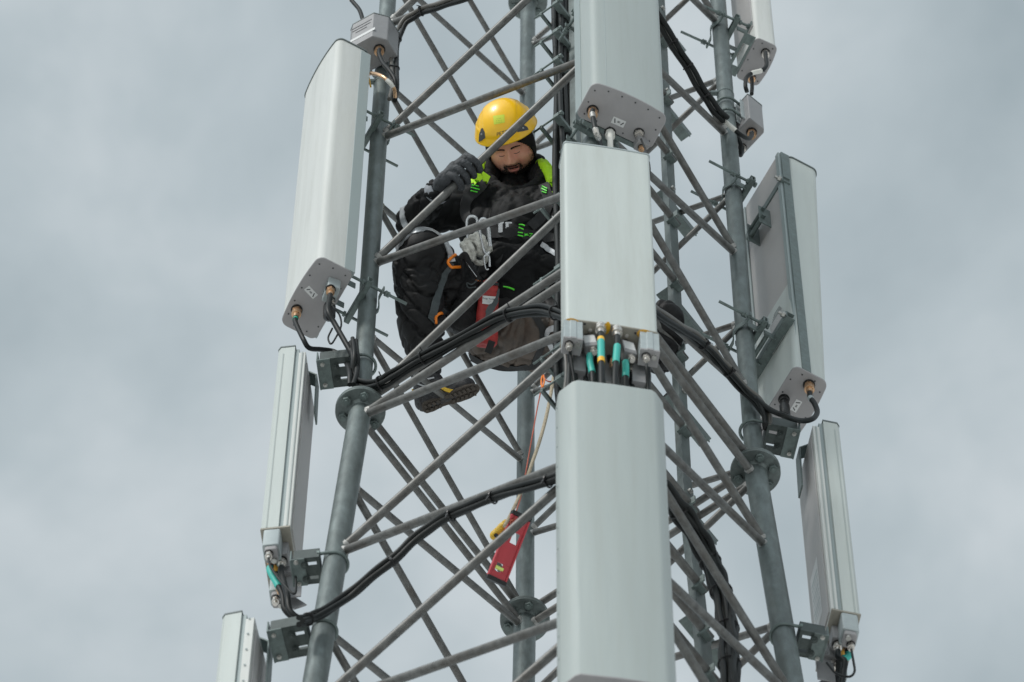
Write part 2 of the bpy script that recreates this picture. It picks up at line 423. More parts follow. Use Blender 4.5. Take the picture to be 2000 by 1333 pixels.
# feeder cables running up the left rail
feeder = empty('feeder_cable_bundle', lp(RL0, -5), 'bundle of thick black vertical feeder cables beside the top front white antenna', 'cable bundle')
for i in range(7):
    off = -LD * (0.0 + 0.031 * (i % 3)) + LNn * (0.035 + 0.03 * (i // 3)) - LD * 0.02
    pts = [lp(RL0 + off + LD * (0.02 + 0.05 * max(0, min(1, -z - 0.3))), z) + Vector((0.005 * math.sin(z * 3 + i), 0.005 * math.cos(z * 2.3 + i * 2), 0)) for z in np.arange(-5, TOPZ, 0.22)]
    mb = MB(); mb.tube(pts, 0.0135 if i % 2 else 0.0115, 12); mb.build('feeder_cable', M['cable'] if i % 3 else M['cable_grey'], feeder)
for py in (40, 95, 150, 262, 420, 560, 715, 780):
    z = zat(RL0.x, RL0.y, py)
    c = lp(RL0, z) + LNn * 0.055 - LD * 0.055
    mb = MB(); mb.box(c - LNn * 0.035, 0.14, 0.03, 0.035, LD, LNn); mb.box(c + LNn * 0.05, 0.13, 0.012, 0.035, LD, LNn)
    mb.cyl(c - LD * 0.062 - LNn * 0.06, c - LD * 0.062 + LNn * 0.09, 0.005, 8)
    mb.hexnut(c - LD * 0.062 - LNn * 0.062, LNn, 0.012, 0.014)
    mb.build('cable_hanger', M['steel'], feeder, smooth=30, bevel=0.0015)
# ------------------------------------------------------------------ panel antennas
def clamp_mount(parent, k, z, n, dback, tilt=0.0, long_rod=0.12, jaw=True):
    """two threaded rods along n, a channel bar on the antenna side and a bent strap on the far side of the leg"""
    c = leg(k, z); n = Vector((n[0], n[1], 0)).normalized(); t = Vector((-n.y, n.x, 0)); r0 = 0.04; up = Vector((0, 0, 1))
    # channel bar (antenna side)
    mb = MB(); b = c + n * (r0 + 0.012)
    mb.box(b, 0.215, 0.006, 0.042, t, n); mb.box(b + up * 0.021 - n * 0.010, 0.215, 0.022, 0.005, t, n); mb.box(b - up * 0.021 - n * 0.010, 0.215, 0.022, 0.005, t, n)
    mb.build('clamp_bar', M['steel'], parent, smooth=0, bevel=0.002)
    # bent strap (far side)
    s = MB(); pts = []
    for i in range(13):
        u = -0.1 + 0.2 * i / 12
        v = -r0 - 0.006 + 0.024 * (1 - math.cos(min(1, abs(u) / 0.06) * math.pi)) / 2
        pts.append((u, v))
    vs = []; fs = []
    for (u, v) in pts:
        for h in (-0.019, 0.019):
            for dv in (0, -0.006): vs.append(c + t * u + n * (v + dv) + up * h)
    for i in range(12):
        a = i * 4; q = a + 4
        fs += [(a, a + 1, q + 1, q), (a + 2, q + 2, q + 3, a + 3), (a, q, q + 2, a + 2), (a + 1, a + 3, q + 3, q + 1)]
    fs += [(0, 2, 3, 1), (48, 49, 51, 50)]
    s.add(vs, fs); s.build('clamp_strap', M['steel'], parent, smooth=30)
    for su in (-1, 1):
        rb = MB(); p = c + t * su * 0.082
        rb.cyl(p + n * (dback + 0.004), p - n * (r0 + long_rod), 0.0065, 10)
        for v in (-(r0 + 0.002), -(r0 + 0.014), r0 + 0.026, dback - 0.014):
            rb.hexnut(p + n * v, n, 0.0125, 0.010)
        rb.build('threaded_rod', M['steel'], parent, smooth=30)
    # foot plate on the antenna back
    fb = MB(); p = c + n * (dback - 0.004)
    fb.box(p, 0.21, 0.008, 0.05, t, n)
    for su in (-1, 1): fb.box(c + t * su * 0.05 + n * (dback - 0.03), 0.006, 0.055, 0.05, t, n)
    fb.build('foot_plate', M['steel'], parent, smooth=0, bevel=0.0015)
def ubolt(parent, k, z, n, r=0.052, th=0.0065, reach=0.06):
    c = leg(k, z); n = Vector((n[0], n[1], 0)).normalized(); t = Vector((-n.y, n.x, 0))
    pts = [c + n * reach + t * r] + [c + (t * math.cos(a) - n * math.sin(a)) * r for a in np.linspace(0, math.pi, 17)] + [c + n * reach - t * r]
    mb = MB(); mb.tube(pts, th, 10)
    for s_ in (-1, 1): mb.hexnut(c + n * (reach - 0.005) + t * r * s_, n, 0.0125, 0.011)
    return mb.build('u_bolt', M['steel'], parent, smooth=40)
def plate_mount(parent, k, z, n, reach, w=0.12, drop=0.0):
    """folded horizontal bracket plate between leg and antenna, with slots, bolts and a U-bolt"""
    c = leg(k, z); n = Vector((n[0], n[1], 0)).normalized(); t = Vector((-n.y, n.x, 0)); up = Vector((0, 0, 1))
    r0 = 0.05
    # bottom plate with two slots, built as strips round the openings
    mb = MB(); L0, L1 = r0, reach - 0.03
    ln = L1 - L0; th = 0.006
    def strip(v0, v1, u0, u1, z0=0, h=th): mb.box(c + n * (v0 + v1) / 2 + t * (u0 + u1) / 2 + up * z0, u1 - u0, v1 - v0, h, t, n)
    slots = [(L0 + 0.012, L0 + 0.045, -0.036, -0.022), (L0 + 0.012, L0 + 0.045, 0.022, 0.036)]
    strip(L0, L0 + 0.012, -w / 2, w / 2); strip(L0 + 0.045, L1, -w / 2, w / 2)
    strip(L0 + 0.012, L0 + 0.045, -w / 2, -0.036); strip(L0 + 0.012, L0 + 0.045, -0.022, 0.022); strip(L0 + 0.012, L0 + 0.045, 0.036, w / 2)
    for s_ in (-1, 1): mb.box(c + n * (L0 + L1) / 2 + t * s_ * (w / 2 + 0.003) + up * 0.035, 0.005, ln, 0.076, t, n)
    mb.box(c + n * (L0 + 0.003) + up * 0.04, w, 0.006, 0.074, t, n)
    o = mb.build('bracket_plate', M['dark_steel'], parent, smooth=0, bevel=0.001)
    mb = MB(); mb.box(c + n * (L1 - 0.015) - up * 0.006, w + 0.012, 0.055, 0.006, t, n)
    mb.box(c + n * (L1 + 0.010) + up * 0.03, w + 0.012, 0.006, 0.086, t, n)
    mb.build('bracket_plate', M['steel'], parent, smooth=0, bevel=0.001)
    for u in (-0.029, 0.029):
        bb = MB(); p = c + n * (L0 + 0.058) + t * u - up * 0.008
        bb.cyl(p, p - up * 0.004, 0.015, 16); bb.hexnut(p - up * 0.010, up, 0.011, 0.010); bb.cyl(p, p - up * 0.022, 0.006, 8)
        bo = bb.build('bolt', M['dark_steel'], parent, smooth=30); bo.parent = o
    for u in (-0.045, 0.045):
        bb = MB(); p = c + n * (L1 - 0.010) + t * u - up * 0.012
        bb.hexnut(p, up, 0.0095, 0.008); bb.cyl(p, p - up * 0.012, 0.005, 8)
        bo = bb.build('bolt', M['bolt'], parent, smooth=30); bo.parent = o
    ubolt(parent, k, z + 0.035, n, r=0.05)
def connector(parent, p, d, r=0.0155, m='brass', h=0.05, collar=True):
    d = Vector(d).normalized(); p = Vector(p)
    if collar:
        mb = MB(); mb.cyl(p - d * 0.003, p + d * 0.004, r * 1.35, 20); mb.build('socket', M['black'], parent, smooth=30)
    mb = MB(); mb.tube([p, p + d * h * 0.35, p + d * h * 0.36, p + d * h * 0.62, p + d * h * 0.63, p + d * h], r, 18, True, [r, r, r * 1.12, r * 1.12, r * 0.8, r * 0.72])
    mb.hexnut(p + d * h * 0.22, d, r * 1.18, h * 0.16)
    mb.build('connector', M[m], parent, smooth=30)
def panel(name, label, group, k, z0, z1, P, sec, m_body, m_cap=None, cap_z=True, side_strip=None, back=None, rim=True, screws=6, base=None):
    root = empty(name, P(0, 0, z0), label, 'antenna', group)
    mb = MB(); mb.prism(sec, z0, z1, P); mb.build('radome', M[m_body], root, smooth=32)
    us = [u for u, v in sec]; vs_ = [v for u, v in sec]; u0, u1, v0, v1 = min(us), max(us), min(vs_), max(vs_)
    cu, cv = (u0 + u1) / 2, (v0 + v1) / 2
    # bottom end cap, slightly larger than the radome
    big = [(cu + (u - cu) * (1 + 0.005 / (u1 - cu)), cv + (v - cv) * (1 + 0.004 / (v1 - cv))) for u, v in sec]
    mb = MB(); mb.prism(big, z0 - 0.012, z0 - 0.0005, P); cap = mb.build('end_cap', M[m_cap or 'cap'], root, smooth=32, bevel=0.003)
    if rim:
        mb = MB(); mb.prism([(u, v) for u, v in big], z1 + 0.0005, z1 + 0.010, P); mb.build('top_cap', M['rim'], root, smooth=32)
    # screws round the cap
    if screws:
        n = len(sec); tot = sum(math.dist(sec[i], sec[(i + 1) % n]) for i in range(n)); step = tot / screws; acc = step * 0.4; s = 0
        mb = MB()
        for i in range(n):
            a, b = sec[i], sec[(i + 1) % n]; l = math.dist(a, b)
            while s + l > acc:
                q = (acc - s) / l; u = (a[0] + (b[0] - a[0]) * q); v = (a[1] + (b[1] - a[1]) * q)
                u = cu + (u - cu) * 0.90; v = cv + (v - cv) * 0.84
                mb.cyl(P(u, v, z0 - 0.0118), P(u, v, z0 - 0.0135), 0.0035, 8); acc += step
            s += l
        so = mb.build('screw_heads', M['ink'], root, smooth=0); so.parent = cap
    return root
def sticker(parent, P, u, v, z, w, h, ang=0, lines=True):
    ca, sa = math.cos(ang), math.sin(ang)
    def q(x, y, d=0.0): return P(u + x * ca - y * sa, v + x * sa + y * ca, z - d)
    mb = MB(); mb.add([q(-w / 2, -h / 2), q(w / 2, -h / 2), q(w / 2, h / 2), q(-w / 2, h / 2)], [(0, 3, 2, 1)])
    so = mb.build('sticker', M['paper'], parent, smooth=0, fix=False)
    if lines:
        mb = MB()
        for (x0, y0, x1, y1, t_) in ((-w * .36, h * .3, -w * .22, -h * .3, .0022), (w * .22, -h * .25, w * .38, h * .2, .0022), (-w * .1, h * .1, w * .12, h * .1, .0012), (-w * .1, -h * .05, w * .12, -h * .05, .0012)):
            dx, dy = x1 - x0, y1 - y0; l = math.hypot(dx, dy); nx, ny = -dy / l * t_, dx / l * t_
            mb.add([q(x0 - nx, y0 - ny, .0006), q(x1 - nx, y1 - ny, .0006), q(x1 + nx, y1 + ny, .0006), q(x0 + nx, y0 + ny, .0006)], [(0, 3, 2, 1)])
        lo = mb.build('print', M['ink'], parent, smooth=0, fix=False); lo.parent = so

BIG = rrect(0.335, 0.155, 0.028, 5, 0.014)
# --- upper left antenna
n1_ = (-0.87, -0.49); z0 = 0.97
c = atz(620.7, 571.8, z0); Pm = frame(c, n1_); P1 = frame(Pm(-0.020, -0.008, z0), n1_)
x_, y_ = P1(0.15, 0.05, 0).x, P1(0.15, 0.05, 0).y
z1 = zat(x_, y_, 86)
A1 = panel('panel_antenna', 'large white panel antenna with rounded front, on the left leg beside the worker', 'large white panel antennas', 'L', z0, z1, P1, BIG, 'radome', screws=13)
db1 = (P1(0, -0.0775, 0) - leg('L', 1.0)).dot(P1.n)
# rear tray rail along the back edge
for su in (-1, 1):
    mb = MB(); mb.box(P1(su * 0.158, -0.062, (z0 + z1) / 2), 0.022, 0.05, z1 - z0 - 0.02, P1.t, P1.n); mb.build('side_rail', M['seam'], A1, smooth=0, bevel=0.002)
for py in (268, 596):
    zc = zat(leg('L', 1).x, leg('L', 1).y, py); clamp_mount(A1, 'L', zc, n1_, db1, long_rod=0.10)
zb = z0 - 0.012
mb = MB(); cB = P1(0.02, -0.02, 0)
def P1r(u, v, w, a=R(8)):
    return P1(0.075 + u * math.cos(a) - v * math.sin(a), -0.028 + u * math.sin(a) + v * math.cos(a), w)
mb.prism(rrect(0.080, 0.055, 0.006, 3), zb - 0.085, zb - 0.001, P1r); ub = mb.build('control_unit', M['box'], A1, smooth=30, bevel=0.002)
text_on('writing', '15°KG', 0.030, lambda x, y: P1r(-y * 0.0 + x * 0.85, 0.0284, zb - 0.04 + y * 1.2), M['ink'], A1)
connector(A1, P1r(0.022, 0.010, zb - 0.085), (0, 0, -1), 0.016, 'brass', 0.062)
connector(A1, P1r(-0.022, -0.012, zb - 0.085), (0, 0, -1), 0.011, 'nickel', 0.04)
connector(A1, P1(-0.085, 0.050, zb), (0, 0, -1), 0.018, 'brass', 0.085)
sticker(A1, P1, 0.012, 0.035, zb - 0.0008, 0.055, 0.028, R(70))
connector(A1, P1(0.02, -0.045, zb), (0, 0, -1), 0.014, 'nickel', 0.045)
mb = MB(); mb.tube([P1(0.02, -0.045, zb - 0.045), P1(0.02, -0.047, zb - 0.06), P1(0.02, -0.05, zb - 0.075), P1(0.02, -0.052, zb - 0.17), P1(0.02, -0.052, zb - 0.19)], 0.02, 20, True, [0.014, 0.018, 0.026, 0.026, 0.012])
mb.build('rubber_boot', M['black'], A1, smooth=40)

# --- top centre antenna
n5 = (0.45, -0.89); z0 = 1.06
c = atz(1216.5, 221.5, z0); Pm = frame(c, n5); P5 = frame(Pm(0.000, -0.010, z0), n5)
A5 = panel('panel_antenna', 'large white antenna at the top centre, highest of the three in the middle stack', 'large white panel antennas', 'F', z0, 4.2, P5, BIG, 'radome_grey', screws=14)
mb = MB(); mb.tube([P5(-0.112, 0.0850, z0 + 0.006), P5(-0.112, 0.0850, 4.19)], 0.0014, 6); mb.build('seam', M['seam'], A5)
mb = MB(); mb.box(P5(-0.1655, -0.055, (z0 + 4.2) / 2), 0.012, 0.05, 4.2 - z0 - 0.01, P5.t, P5.n); mb.build('side_rail', M['seam'], A5, smooth=0, bevel=0.001)
zb = z0 - 0.012
for z in (zb + 0.2, 2.6):
    clamp_mount(A5, 'F', z, (P5(0, 0, 0) - leg('F', 1)).to_2d(), 0.10, long_rod=0.06)
mb = MB(); mb.box(P5(0.0, -0.094, z0 + 0.01), 0.26, 0.02, 0.045, P5.t, P5.n); mb.build('foot_plate', M['steel'], A5, smooth=0, bevel=0.001)
connector(A5, atz(1157.5, 216, zb), (0, 0, -1), 0.0185, 'brass', 0.085)
connector(A5, atz(1191.5, 259, zb), (0, 0, -1), 0.018, 'whitetape', 0.075)
connector(A5, atz(1248, 260, zb), (0, 0, -1), 0.017, 'nickel', 0.03)
c = atz(1252, 272, zb); mb = MB(); mb.box(Vector((c.x, c.y, zb - 0.062)), 0.052, 0.045, 0.065, P5.t, P5.n); mb.build('control_unit', M['box_dark'], A5, smooth=0, bevel=0.003)
connector(A5, Vector((c.x, c.y, zb - 0.094)), (0, 0, -1), 0.011, 'brass', 0.04)
cc = atz(1208, 239, zb - 0.0008); us_ = (cc - P5(0, 0, cc.z)).dot(P5.t); vs__ = (cc - P5(0, 0, cc.z)).dot(P5.n)
sticker(A5, P5, us_, vs__, zb - 0.0008, 0.056, 0.030, R(2))

# --- middle centre antenna
n6 = (0.17, -0.985); z0 = -1.18
SEC6 = rrect(0.350, 0.118, 0.014, 4, 0.004)
c = atz(1191, 635.5, z0); Pm = frame(c, n6); P6 = frame(Pm(0.008, -0.060, z0), n6)
q = P6(0, 0.06, 0); z1 = zat(q.x, q.y, 291)
A6 = panel('panel_antenna', 'flat white antenna in the middle of the central stack, coaxial plugs under it', 'white front antennas', 'F', z0, z1, P6, SEC6, 'radome_green', 'plate', screws=0, rim=False)
mb = MB(); mb.prism([(u * 1.02, v * 1.06) for u, v in SEC6], z1 + 0.0006, z1 + 0.012, P6); mb.build('top_cap', M['box'], A6, smooth=32, bevel=0.003)
dv = (P6(0, -0.059, 0) - leg('F', -0.3)).dot(P6.n)
clamp_mount(A6, 'F', z0 + 0.35, n6, dv, long_rod=0.03); clamp_mount(A6, 'F', z1 - 0.35, n6, dv, long_rod=0.03)
zb = z0 - 0.012
def on6(px, py, dz=0): p = atz(px, py, zb + dz); return p
for px_, py_, w_ in ((1117, 631, 0.030), (1258, 653, 0.030)):       # ochre gaskets above the grey boxes
    p = on6(px_, py_); mb = MB(); mb.ball(Vector((p.x, p.y, zb - 0.002)), 0.028, 0.020, 0.004, P6.t, P6.n); mb.build('gasket', M['ochre'], A6)
for (px_, py_) in ((1117, 640), (1266, 663)):
    p = on6(px_, py_)
    c0 = Vector((p.x, p.y, 0)); F6 = frame(c0, n6)
    sec = [(-0.036, 0.030), (-0.012, 0.030), (-0.012, 0.0335), (0.012, 0.0335), (0.012, 0.030), (0.036, 0.030), (0.036, -0.035), (-0.036, -0.035)][::-1]
    mb = MB(); mb.prism(sec, zb - 0.165, zb - 0.006, F6); bo = mb.build('control_unit', M['box'], A6, smooth=0, bevel=0.004)
    mb = MB(); mb.prism([(u * 1.03, v * 1.03) for u, v in sec], zb - 0.178, zb - 0.1655, F6); mb.build('unit_foot', M['cap'], A6, smooth=0, bevel=0.003)
    connector(A6, F6(-0.012, 0.005, zb - 0.178), (0, 0, -1), 0.0125, 'nickel', 0.045); 
    mb = MB(); mb.hexnut(F6(0.018, 0.008, zb - 0.185), (0, 0, 1), 0.011, 0.016); mb.build('bolt', M['bolt'], A6, smooth=30)
for (px_, py_, a_) in ((1148, 660, -0.35), (1221, 671, 0.2)):
    p = on6(px_, py_); F6 = frame(Vector((p.x, p.y, 0)), (n6[0] + a_ * 0.7, n6[1]))
    connector(A6, F6(0.0, 0.0, zb), (0, 0, -1), 0.013, 'brass', 0.03)
    def G(u, v, w, F=F6): return F(u + (zb - w) * 0.12, v, w)
    mb = MB(); mb.prism([(-0.026, -0.022), (0.026, -0.022), (0.026, 0.022), (-0.026, 0.022)], zb - 0.125, zb - 0.02, G); mb.build('angle_adapter', M['box_dark'], A6, smooth=0, bevel=0.004)
    mb = MB(); mb.add([G(-0.021, 0.0225, zb - 0.10), G(0.021, 0.0225, zb - 0.10), G(0.021, 0.0225, zb - 0.03), G(-0.021, 0.0225, zb - 0.03)], [(0, 1, 2, 3)]); mb.build('sticker', M['paper'], A6, smooth=0)
    connector(A6, G(0.004, 0.004, zb - 0.125), (0.1, -0.1, -1), 0.0125, 'nickel', 0.05, False)
for (px_, py_) in ((1173, 637), (1205, 643)):
    connector(A6, on6(px_, py_), (0, 0, -1), 0.0185, 'nickel', 0.075, False)
for (px_, py_) in ((1142, 633), (1241, 651), (1177, 672)):
    p = on6(px_, py_); mb = MB(); mb.cyl(Vector((p.x, p.y, zb + 0.001)), Vector((p.x, p.y, zb - 0.003)), 0.0045, 10); mb.build('bolt', M['ink'], A6)
for (px_, py_) in ((1153, 645), (1224, 656)):
    p = on6(px_, py_); mb = MB(); mb.cyl(Vector((p.x, p.y, zb + 0.001)), Vector((p.x, p.y, zb - 0.006)), 0.0075, 12); mb.build('bolt', M['nickel'], A6)
p = on6(1186, 641); mb = MB(); mb.ball(Vector((p.x, p.y, zb - 0.001)), 0.012, 0.026, 0.002, P6.t, P6.n); mb.build('sticker', M['yellow'], A6)

# --- lower centre antenna
n7 = (0.15, -0.989); z1 = -1.86
c = atz(1190, 752, z1); Pm = frame(c, n7)
w7 = 0.388
SEC7 = [(-w7 / 2, -0.065), (-w7 / 2, -0.005), (-w7 / 2 + 0.004, 0.010), (-w7 / 2 + 0.045, 0.055), (-w7 / 2 + 0.062, 0.063), (0, 0.066), (w7 / 2 - 0.05, 0.063), (w7 / 2 - 0.035, 0.055), (w7 / 2 - 0.005, 0.020), (w7 / 2, 0.005), (w7 / 2, -0.065)][::-1]
P7 = frame(Pm(0.014, -0.062, z1), n7)
q = P7(0, 0.065, 0); z0 = zat(q.x, q.y, 1326)
A7 = panel('panel_antenna', 'large pale grey antenna at the bottom centre, lowest of the middle stack', 'white front antennas', 'F', z0, z1, P7, SEC7, 'radome_grey', screws=0, rim=False)
mb = MB(); mb.prism([(u * 0.985, v * 0.97) for u, v in SEC7], z1 + 0.0006, z1 + 0.006, P7); mb.build('top_cap', M['radome_grey'], A7, smooth=32)
mb = MB()
for sx in (-1, 1):
    for i in range(14):
        w = z0 + (z1 - z0) * (i + 0.5) / 14; p = P7(sx * (w7 / 2 + 0.0005), -0.02, w); mb.cyl(p, p + P7.t * sx * 0.002, 0.004, 8)
mb.build('rivets', M['seam'], A7)
clamp_mount(A7, 'F', z1 - 0.4, n7, (P7(0, -0.065, 0) - leg('F', -2.2)).dot(P7.n), long_rod=0.03)
clamp_mount(A7, 'F', z0 + 0.4, n7, (P7(0, -0.065, 0) - leg('F', -3.8)).dot(P7.n), long_rod=0.03)

# --- top right antenna
n8 = (0.90, 0.44); z0 = 4.88
c = atz(1478, 123, z0); P8 = frame(c, n8); P8 = frame(P8(-0.006, -0.004, 0), n8)
SEC8 = rrect(0.215, 0.105, 0.02, 4, 0.012)
A8 = panel('panel_antenna', 'narrow white antenna cut off by the top edge at the right, above the ribbed box', 'white panel antennas on the right leg', 'R', z0, 7.3, P8, SEC8, 'radome', screws=9)
mb = MB(); mb.box(P8(0, -0.056, (z0 + 7.3) / 2 + 0.1), 0.175, 0.008, 2.2, P8.t, P8.n); mb.build('back_tray', M['back'], A8, smooth=0, bevel=0.001)
db8 = (P8(0, -0.055, 0) - leg('R', 5)).dot(P8.n)
clamp_mount(A8, 'R', zat(leg('R', 5).x, leg('R', 5).y, 62), n8, db8, long_rod=0.13)
zb = z0 - 0.012
mb = MB(); cz = z0 + 0.02
for (u0, u1, v0, v1) in ((-0.11, 0.11, -0.115, -0.10), (-0.11, 0.11, -0.07, -0.058), (-0.11, -0.06, -0.0999, -0.0701), (0.06, 0.11, -0.0999, -0.0701)):
    mb.box(P8((u0 + u1) / 2, (v0 + v1) / 2, cz - 0.03), u1 - u0, v1 - v0, 0.006, P8.t, P8.n)
mb.build('slotted_plate', M['steel'], A8, smooth=0, bevel=0.001)
connector(A8, atz(1495, 103, zb), (0, 0, -1), 0.0165, 'nickel', 0.06)
connector(A8, atz(1468, 152, zb), (0, 0, -1), 0.0155, 'brass', 0.05)

# --- right antenna, seen from behind
n10 = (0.87, 0.49); z0 = 0.90
c = atz(1560.2, 777, z0); Pm = frame(c, n10); P10 = frame(Pm(0.050, -0.010, z0), n10)
q = P10(-0.15, 0.0, 0); z1 = zat(q.x, q.y, 312)
P10 = frame(Pm(0.050, -0.010, z0), n10, 0.030, z0)
A10 = panel('panel_antenna', 'large white antenna on the right leg seen from behind', 'large white panel antennas', 'R', z0, z1, P10, BIG, 'radome_green', screws=13)
mb = MB(); mb.box(P10(0.0, -0.0815, (z0 + z1) / 2), 0.27, 0.007, z1 - z0 - 0.01, P10.t, P10.n); mb.build('back_tray', M['back'], A10, smooth=0, bevel=0.001)
for su in (-1, 1):
    for v_, w_, mm in ((-0.078, 0.014, 'seam'), ):
        mb = MB(); mb.box(P10(su * 0.151, -0.0835, (z0 + z1) / 2), 0.026, 0.014, z1 - z0 - 0.004, P10.t, P10.n); mb.build('side_rail', M['seam'], A10, smooth=0, bevel=0.002)
    mb = MB(); mb.box(P10(su * 0.1688, -0.058, (z0 + z1) / 2), 0.008, 0.042, z1 - z0 - 0.004, P10.t, P10.n); mb.build('side_rail', M['steel'], A10, smooth=0, bevel=0.002)
db10 = (P10(0, -0.088, 0) - leg('R', 1.5)).dot(P10.n)
xr, yr = leg('R', 1).x, leg('R', 1).y
for py in (378, 655):
    zc = zat(xr, yr, py); clamp_mount(A10, 'R', zc, n10, db10 - 0.05, long_rod=0.13)
    # wide channel across the back with bolts at both ends
    mb = MB(); cc = P10(0, -0.115, zc)
    mb.box(cc, 0.36, 0.006, 0.05, P10.t, P10.n); mb.box(cc + P10.n * 0.018 - Vector((0, 0, 0.0255)), 0.36, 0.042, 0.005, P10.t, P10.n); mb.box(cc + P10.n * 0.018 + Vector((0, 0, 0.0255)), 0.36, 0.042, 0.005, P10.t, P10.n)
    mb.build('back_channel', M['steel'], A10, smooth=0, bevel=0.0015)
    for su in (-1, 1):
        bb = MB(); p = P10(su * 0.168, -0.115, zc); bb.hexnut(p - P10.n * 0.012, P10.n, 0.013, 0.016); bb.cyl(p, p - P10.n * 0.035, 0.007, 10); bb.build('bolt', M['bolt'], A10, smooth=30)
for su in (-0.05, 0.05):
    zc = zat(xr, yr, 400) - 0.08; mb = MB()
    mb.box(P10(su, -0.135, zc), 0.006, 0.06, 0.19, P10.t, P10.n)
    mb.build('tilt_bracket', M['steel'], A10, smooth=0, bevel=0.0015)
zc = zat(xr, yr, 400); mb = MB(); mb.cyl(P10(-0.07, -0.150, zc - 0.12), P10(0.07, -0.150, zc - 0.12), 0.011, 14); mb.cyl(P10(-0.07, -0.150, zc - 0.03), P10(0.07, -0.150, zc - 0.03), 0.009, 12); mb.build('hinge_pin', M['steel'], A10)
zc = zat(xr, yr, 655); mb = MB(); mb.cyl(P10(-0.07, -0.145, zc - 0.03), P10(0.07, -0.145, zc - 0.03), 0.010, 12)
for su in (-0.065, 0.065): mb.box(P10(su, -0.13, zc - 0.02), 0.006, 0.06, 0.045, P10.t, P10.n)
mb.build('hinge_pin', M['steel'], A10)
# printed label on the back
zl = z0 + 0.62
mb = MB(); mb.box(P10(-0.05, -0.0856, zl), 0.10, 0.0006, 0.30, P10.t, P10.n); lb = mb.build('label', mat('tray_label', (0.40, 0.40, 0.40), 0.6, 0, 0.25, 160), A10, smooth=0)
mb = MB()
for i in range(5): mb.box(P10(-0.05, -0.0862, zl + 0.16 + 0.018 * i), 0.09 - 0.01 * i, 0.0005, 0.005, P10.t, P10.n)
mb.build('print', M['ink'], A10, smooth=0)
zb = z0 - 0.012
pc10 = atz(1580, 752, zb); connector(A10, pc10, (0, 0, -1), 0.019, 'brass', 0.085)
pc10b = atz(1531, 780, zb); connector(A10, pc10b, (0, 0, -1), 0.018, 'black', 0.05)
mb = MB(); p = pc10b; mb.tube([p - Vector((0, 0, 0.045)), p - Vector((0, 0, 0.07)), p - Vector((0, 0, 0.075)), p - Vector((0, 0, 0.16)), p - Vector((0, 0, 0.17))], 0.02, 20, True, [0.012, 0.012, 0.022, 0.022, 0.014]); mb.build('rubber_boot', M['black'], A10, smooth=40)
cc = atz(1555, 793, zb); sticker(A10, P10, (cc - P10(0, 0, cc.z)).dot(P10.t), (cc - P10(0, 0, cc.z)).dot(P10.n), zb - 0.0008, 0.055, 0.028, R(0))

# --- narrow ribbed antennas seen edge on (lower left, lower right, bottom left)
def narrow(label, group, k, n, topmid, nearside, z1, pyb, wdt=0.265, dep=0.115, ribs=(0.034, -0.044)):
    """topmid: pixel of the middle of the near side at its top"""
    a = atz(topmid[0], topmid[1], z1)
    F = frame(a, n); s = nearside
    Pn = frame(F(-s * wdt / 2, 0, 0), n)
    q = Pn(s * wdt / 2, dep / 2, 0); z0 = zat(q.x, q.y, pyb)
    hd, hw = dep / 2, wdt / 2
    # front shell
    sec = [(-hw, -0.012), (-hw, hd - 0.012), (-hw + 0.012, hd), (hw - 0.012, hd), (hw, hd - 0.012), (hw, -0.012)][::-1]
    root = empty('panel_antenna', Pn(0, 0, z0), label, 'antenna', group)
    mb = MB(); mb.prism(sec, z0, z1, Pn); mb.build('radome', M['radome_green'], root, smooth=32)
    sec2 = [(-hw + 0.012, -0.0285), (-hw + 0.012, -0.0125), (hw - 0.012, -0.0125), (hw - 0.012, -0.0285)][::-1]
    mb = MB(); mb.prism(sec2, z0 + 0.004, z1 - 0.004, Pn); mb.build('side_rail', M['seam'], root, smooth=0)
    sec3 = [(-hw + 0.003, -hd), (-hw + 0.003, -0.029), (hw - 0.003, -0.029), (hw - 0.003, -hd)][::-1]
    mb = MB(); mb.prism(sec3, z0, z1 - 0.06, Pn); mb.build('back_tray', M['radome'], root, smooth=0, bevel=0.002)
    mb = MB(); mb.box(Pn(0, -hd - 0.003, (z0 + z1) / 2 - 0.05), wdt * 0.8, 0.005, z1 - z0 - 0.14, Pn.t, Pn.n); mb.build('back_tray', M['back'], root, smooth=0, bevel=0.001)
    for v_ in ribs:
        mb = MB(); mb.box(Pn(nearside * (hw + 0.0002), v_, (z0 + z1) / 2 - 0.03), 0.003, 0.0045, z1 - z0 - 0.07, Pn.t, Pn.n); mb.build('side_rib', M['radome_grey'], root, smooth=0)
    big = [(u * 1.015, v + (0.002 if v > 0 else -0.002)) for u, v in sec]
    mb = MB(); mb.prism(big, z1 + 0.0006, z1 + 0.012, Pn); mb.build('top_cap', M['rim'], root, smooth=32)
    # carrying bracket at the upper back, going to the leg plate
    mb = MB(); pts = [Pn(0, -hd + 0.01, z1 - 0.02), Pn(0, -hd - 0.03, z1 - 0.07), Pn(0, -hd - 0.035, z1 - 0.45)]
    for i in range(2):
        d_ = (pts[i + 1] - pts[i]); mb.box((pts[i] + pts[i + 1]) / 2, 0.06, 0.007, d_.length, Pn.t, d_.cross(Pn.t), d_)
    mb.build('carrying_bracket', M['steel'], root, smooth=0, bevel=0.0015)
    reach = (Pn(0, -hd - 0.03, 0) - leg(k, z1)).dot(Pn.n)
    return root, Pn, z0, reach, hd, hw
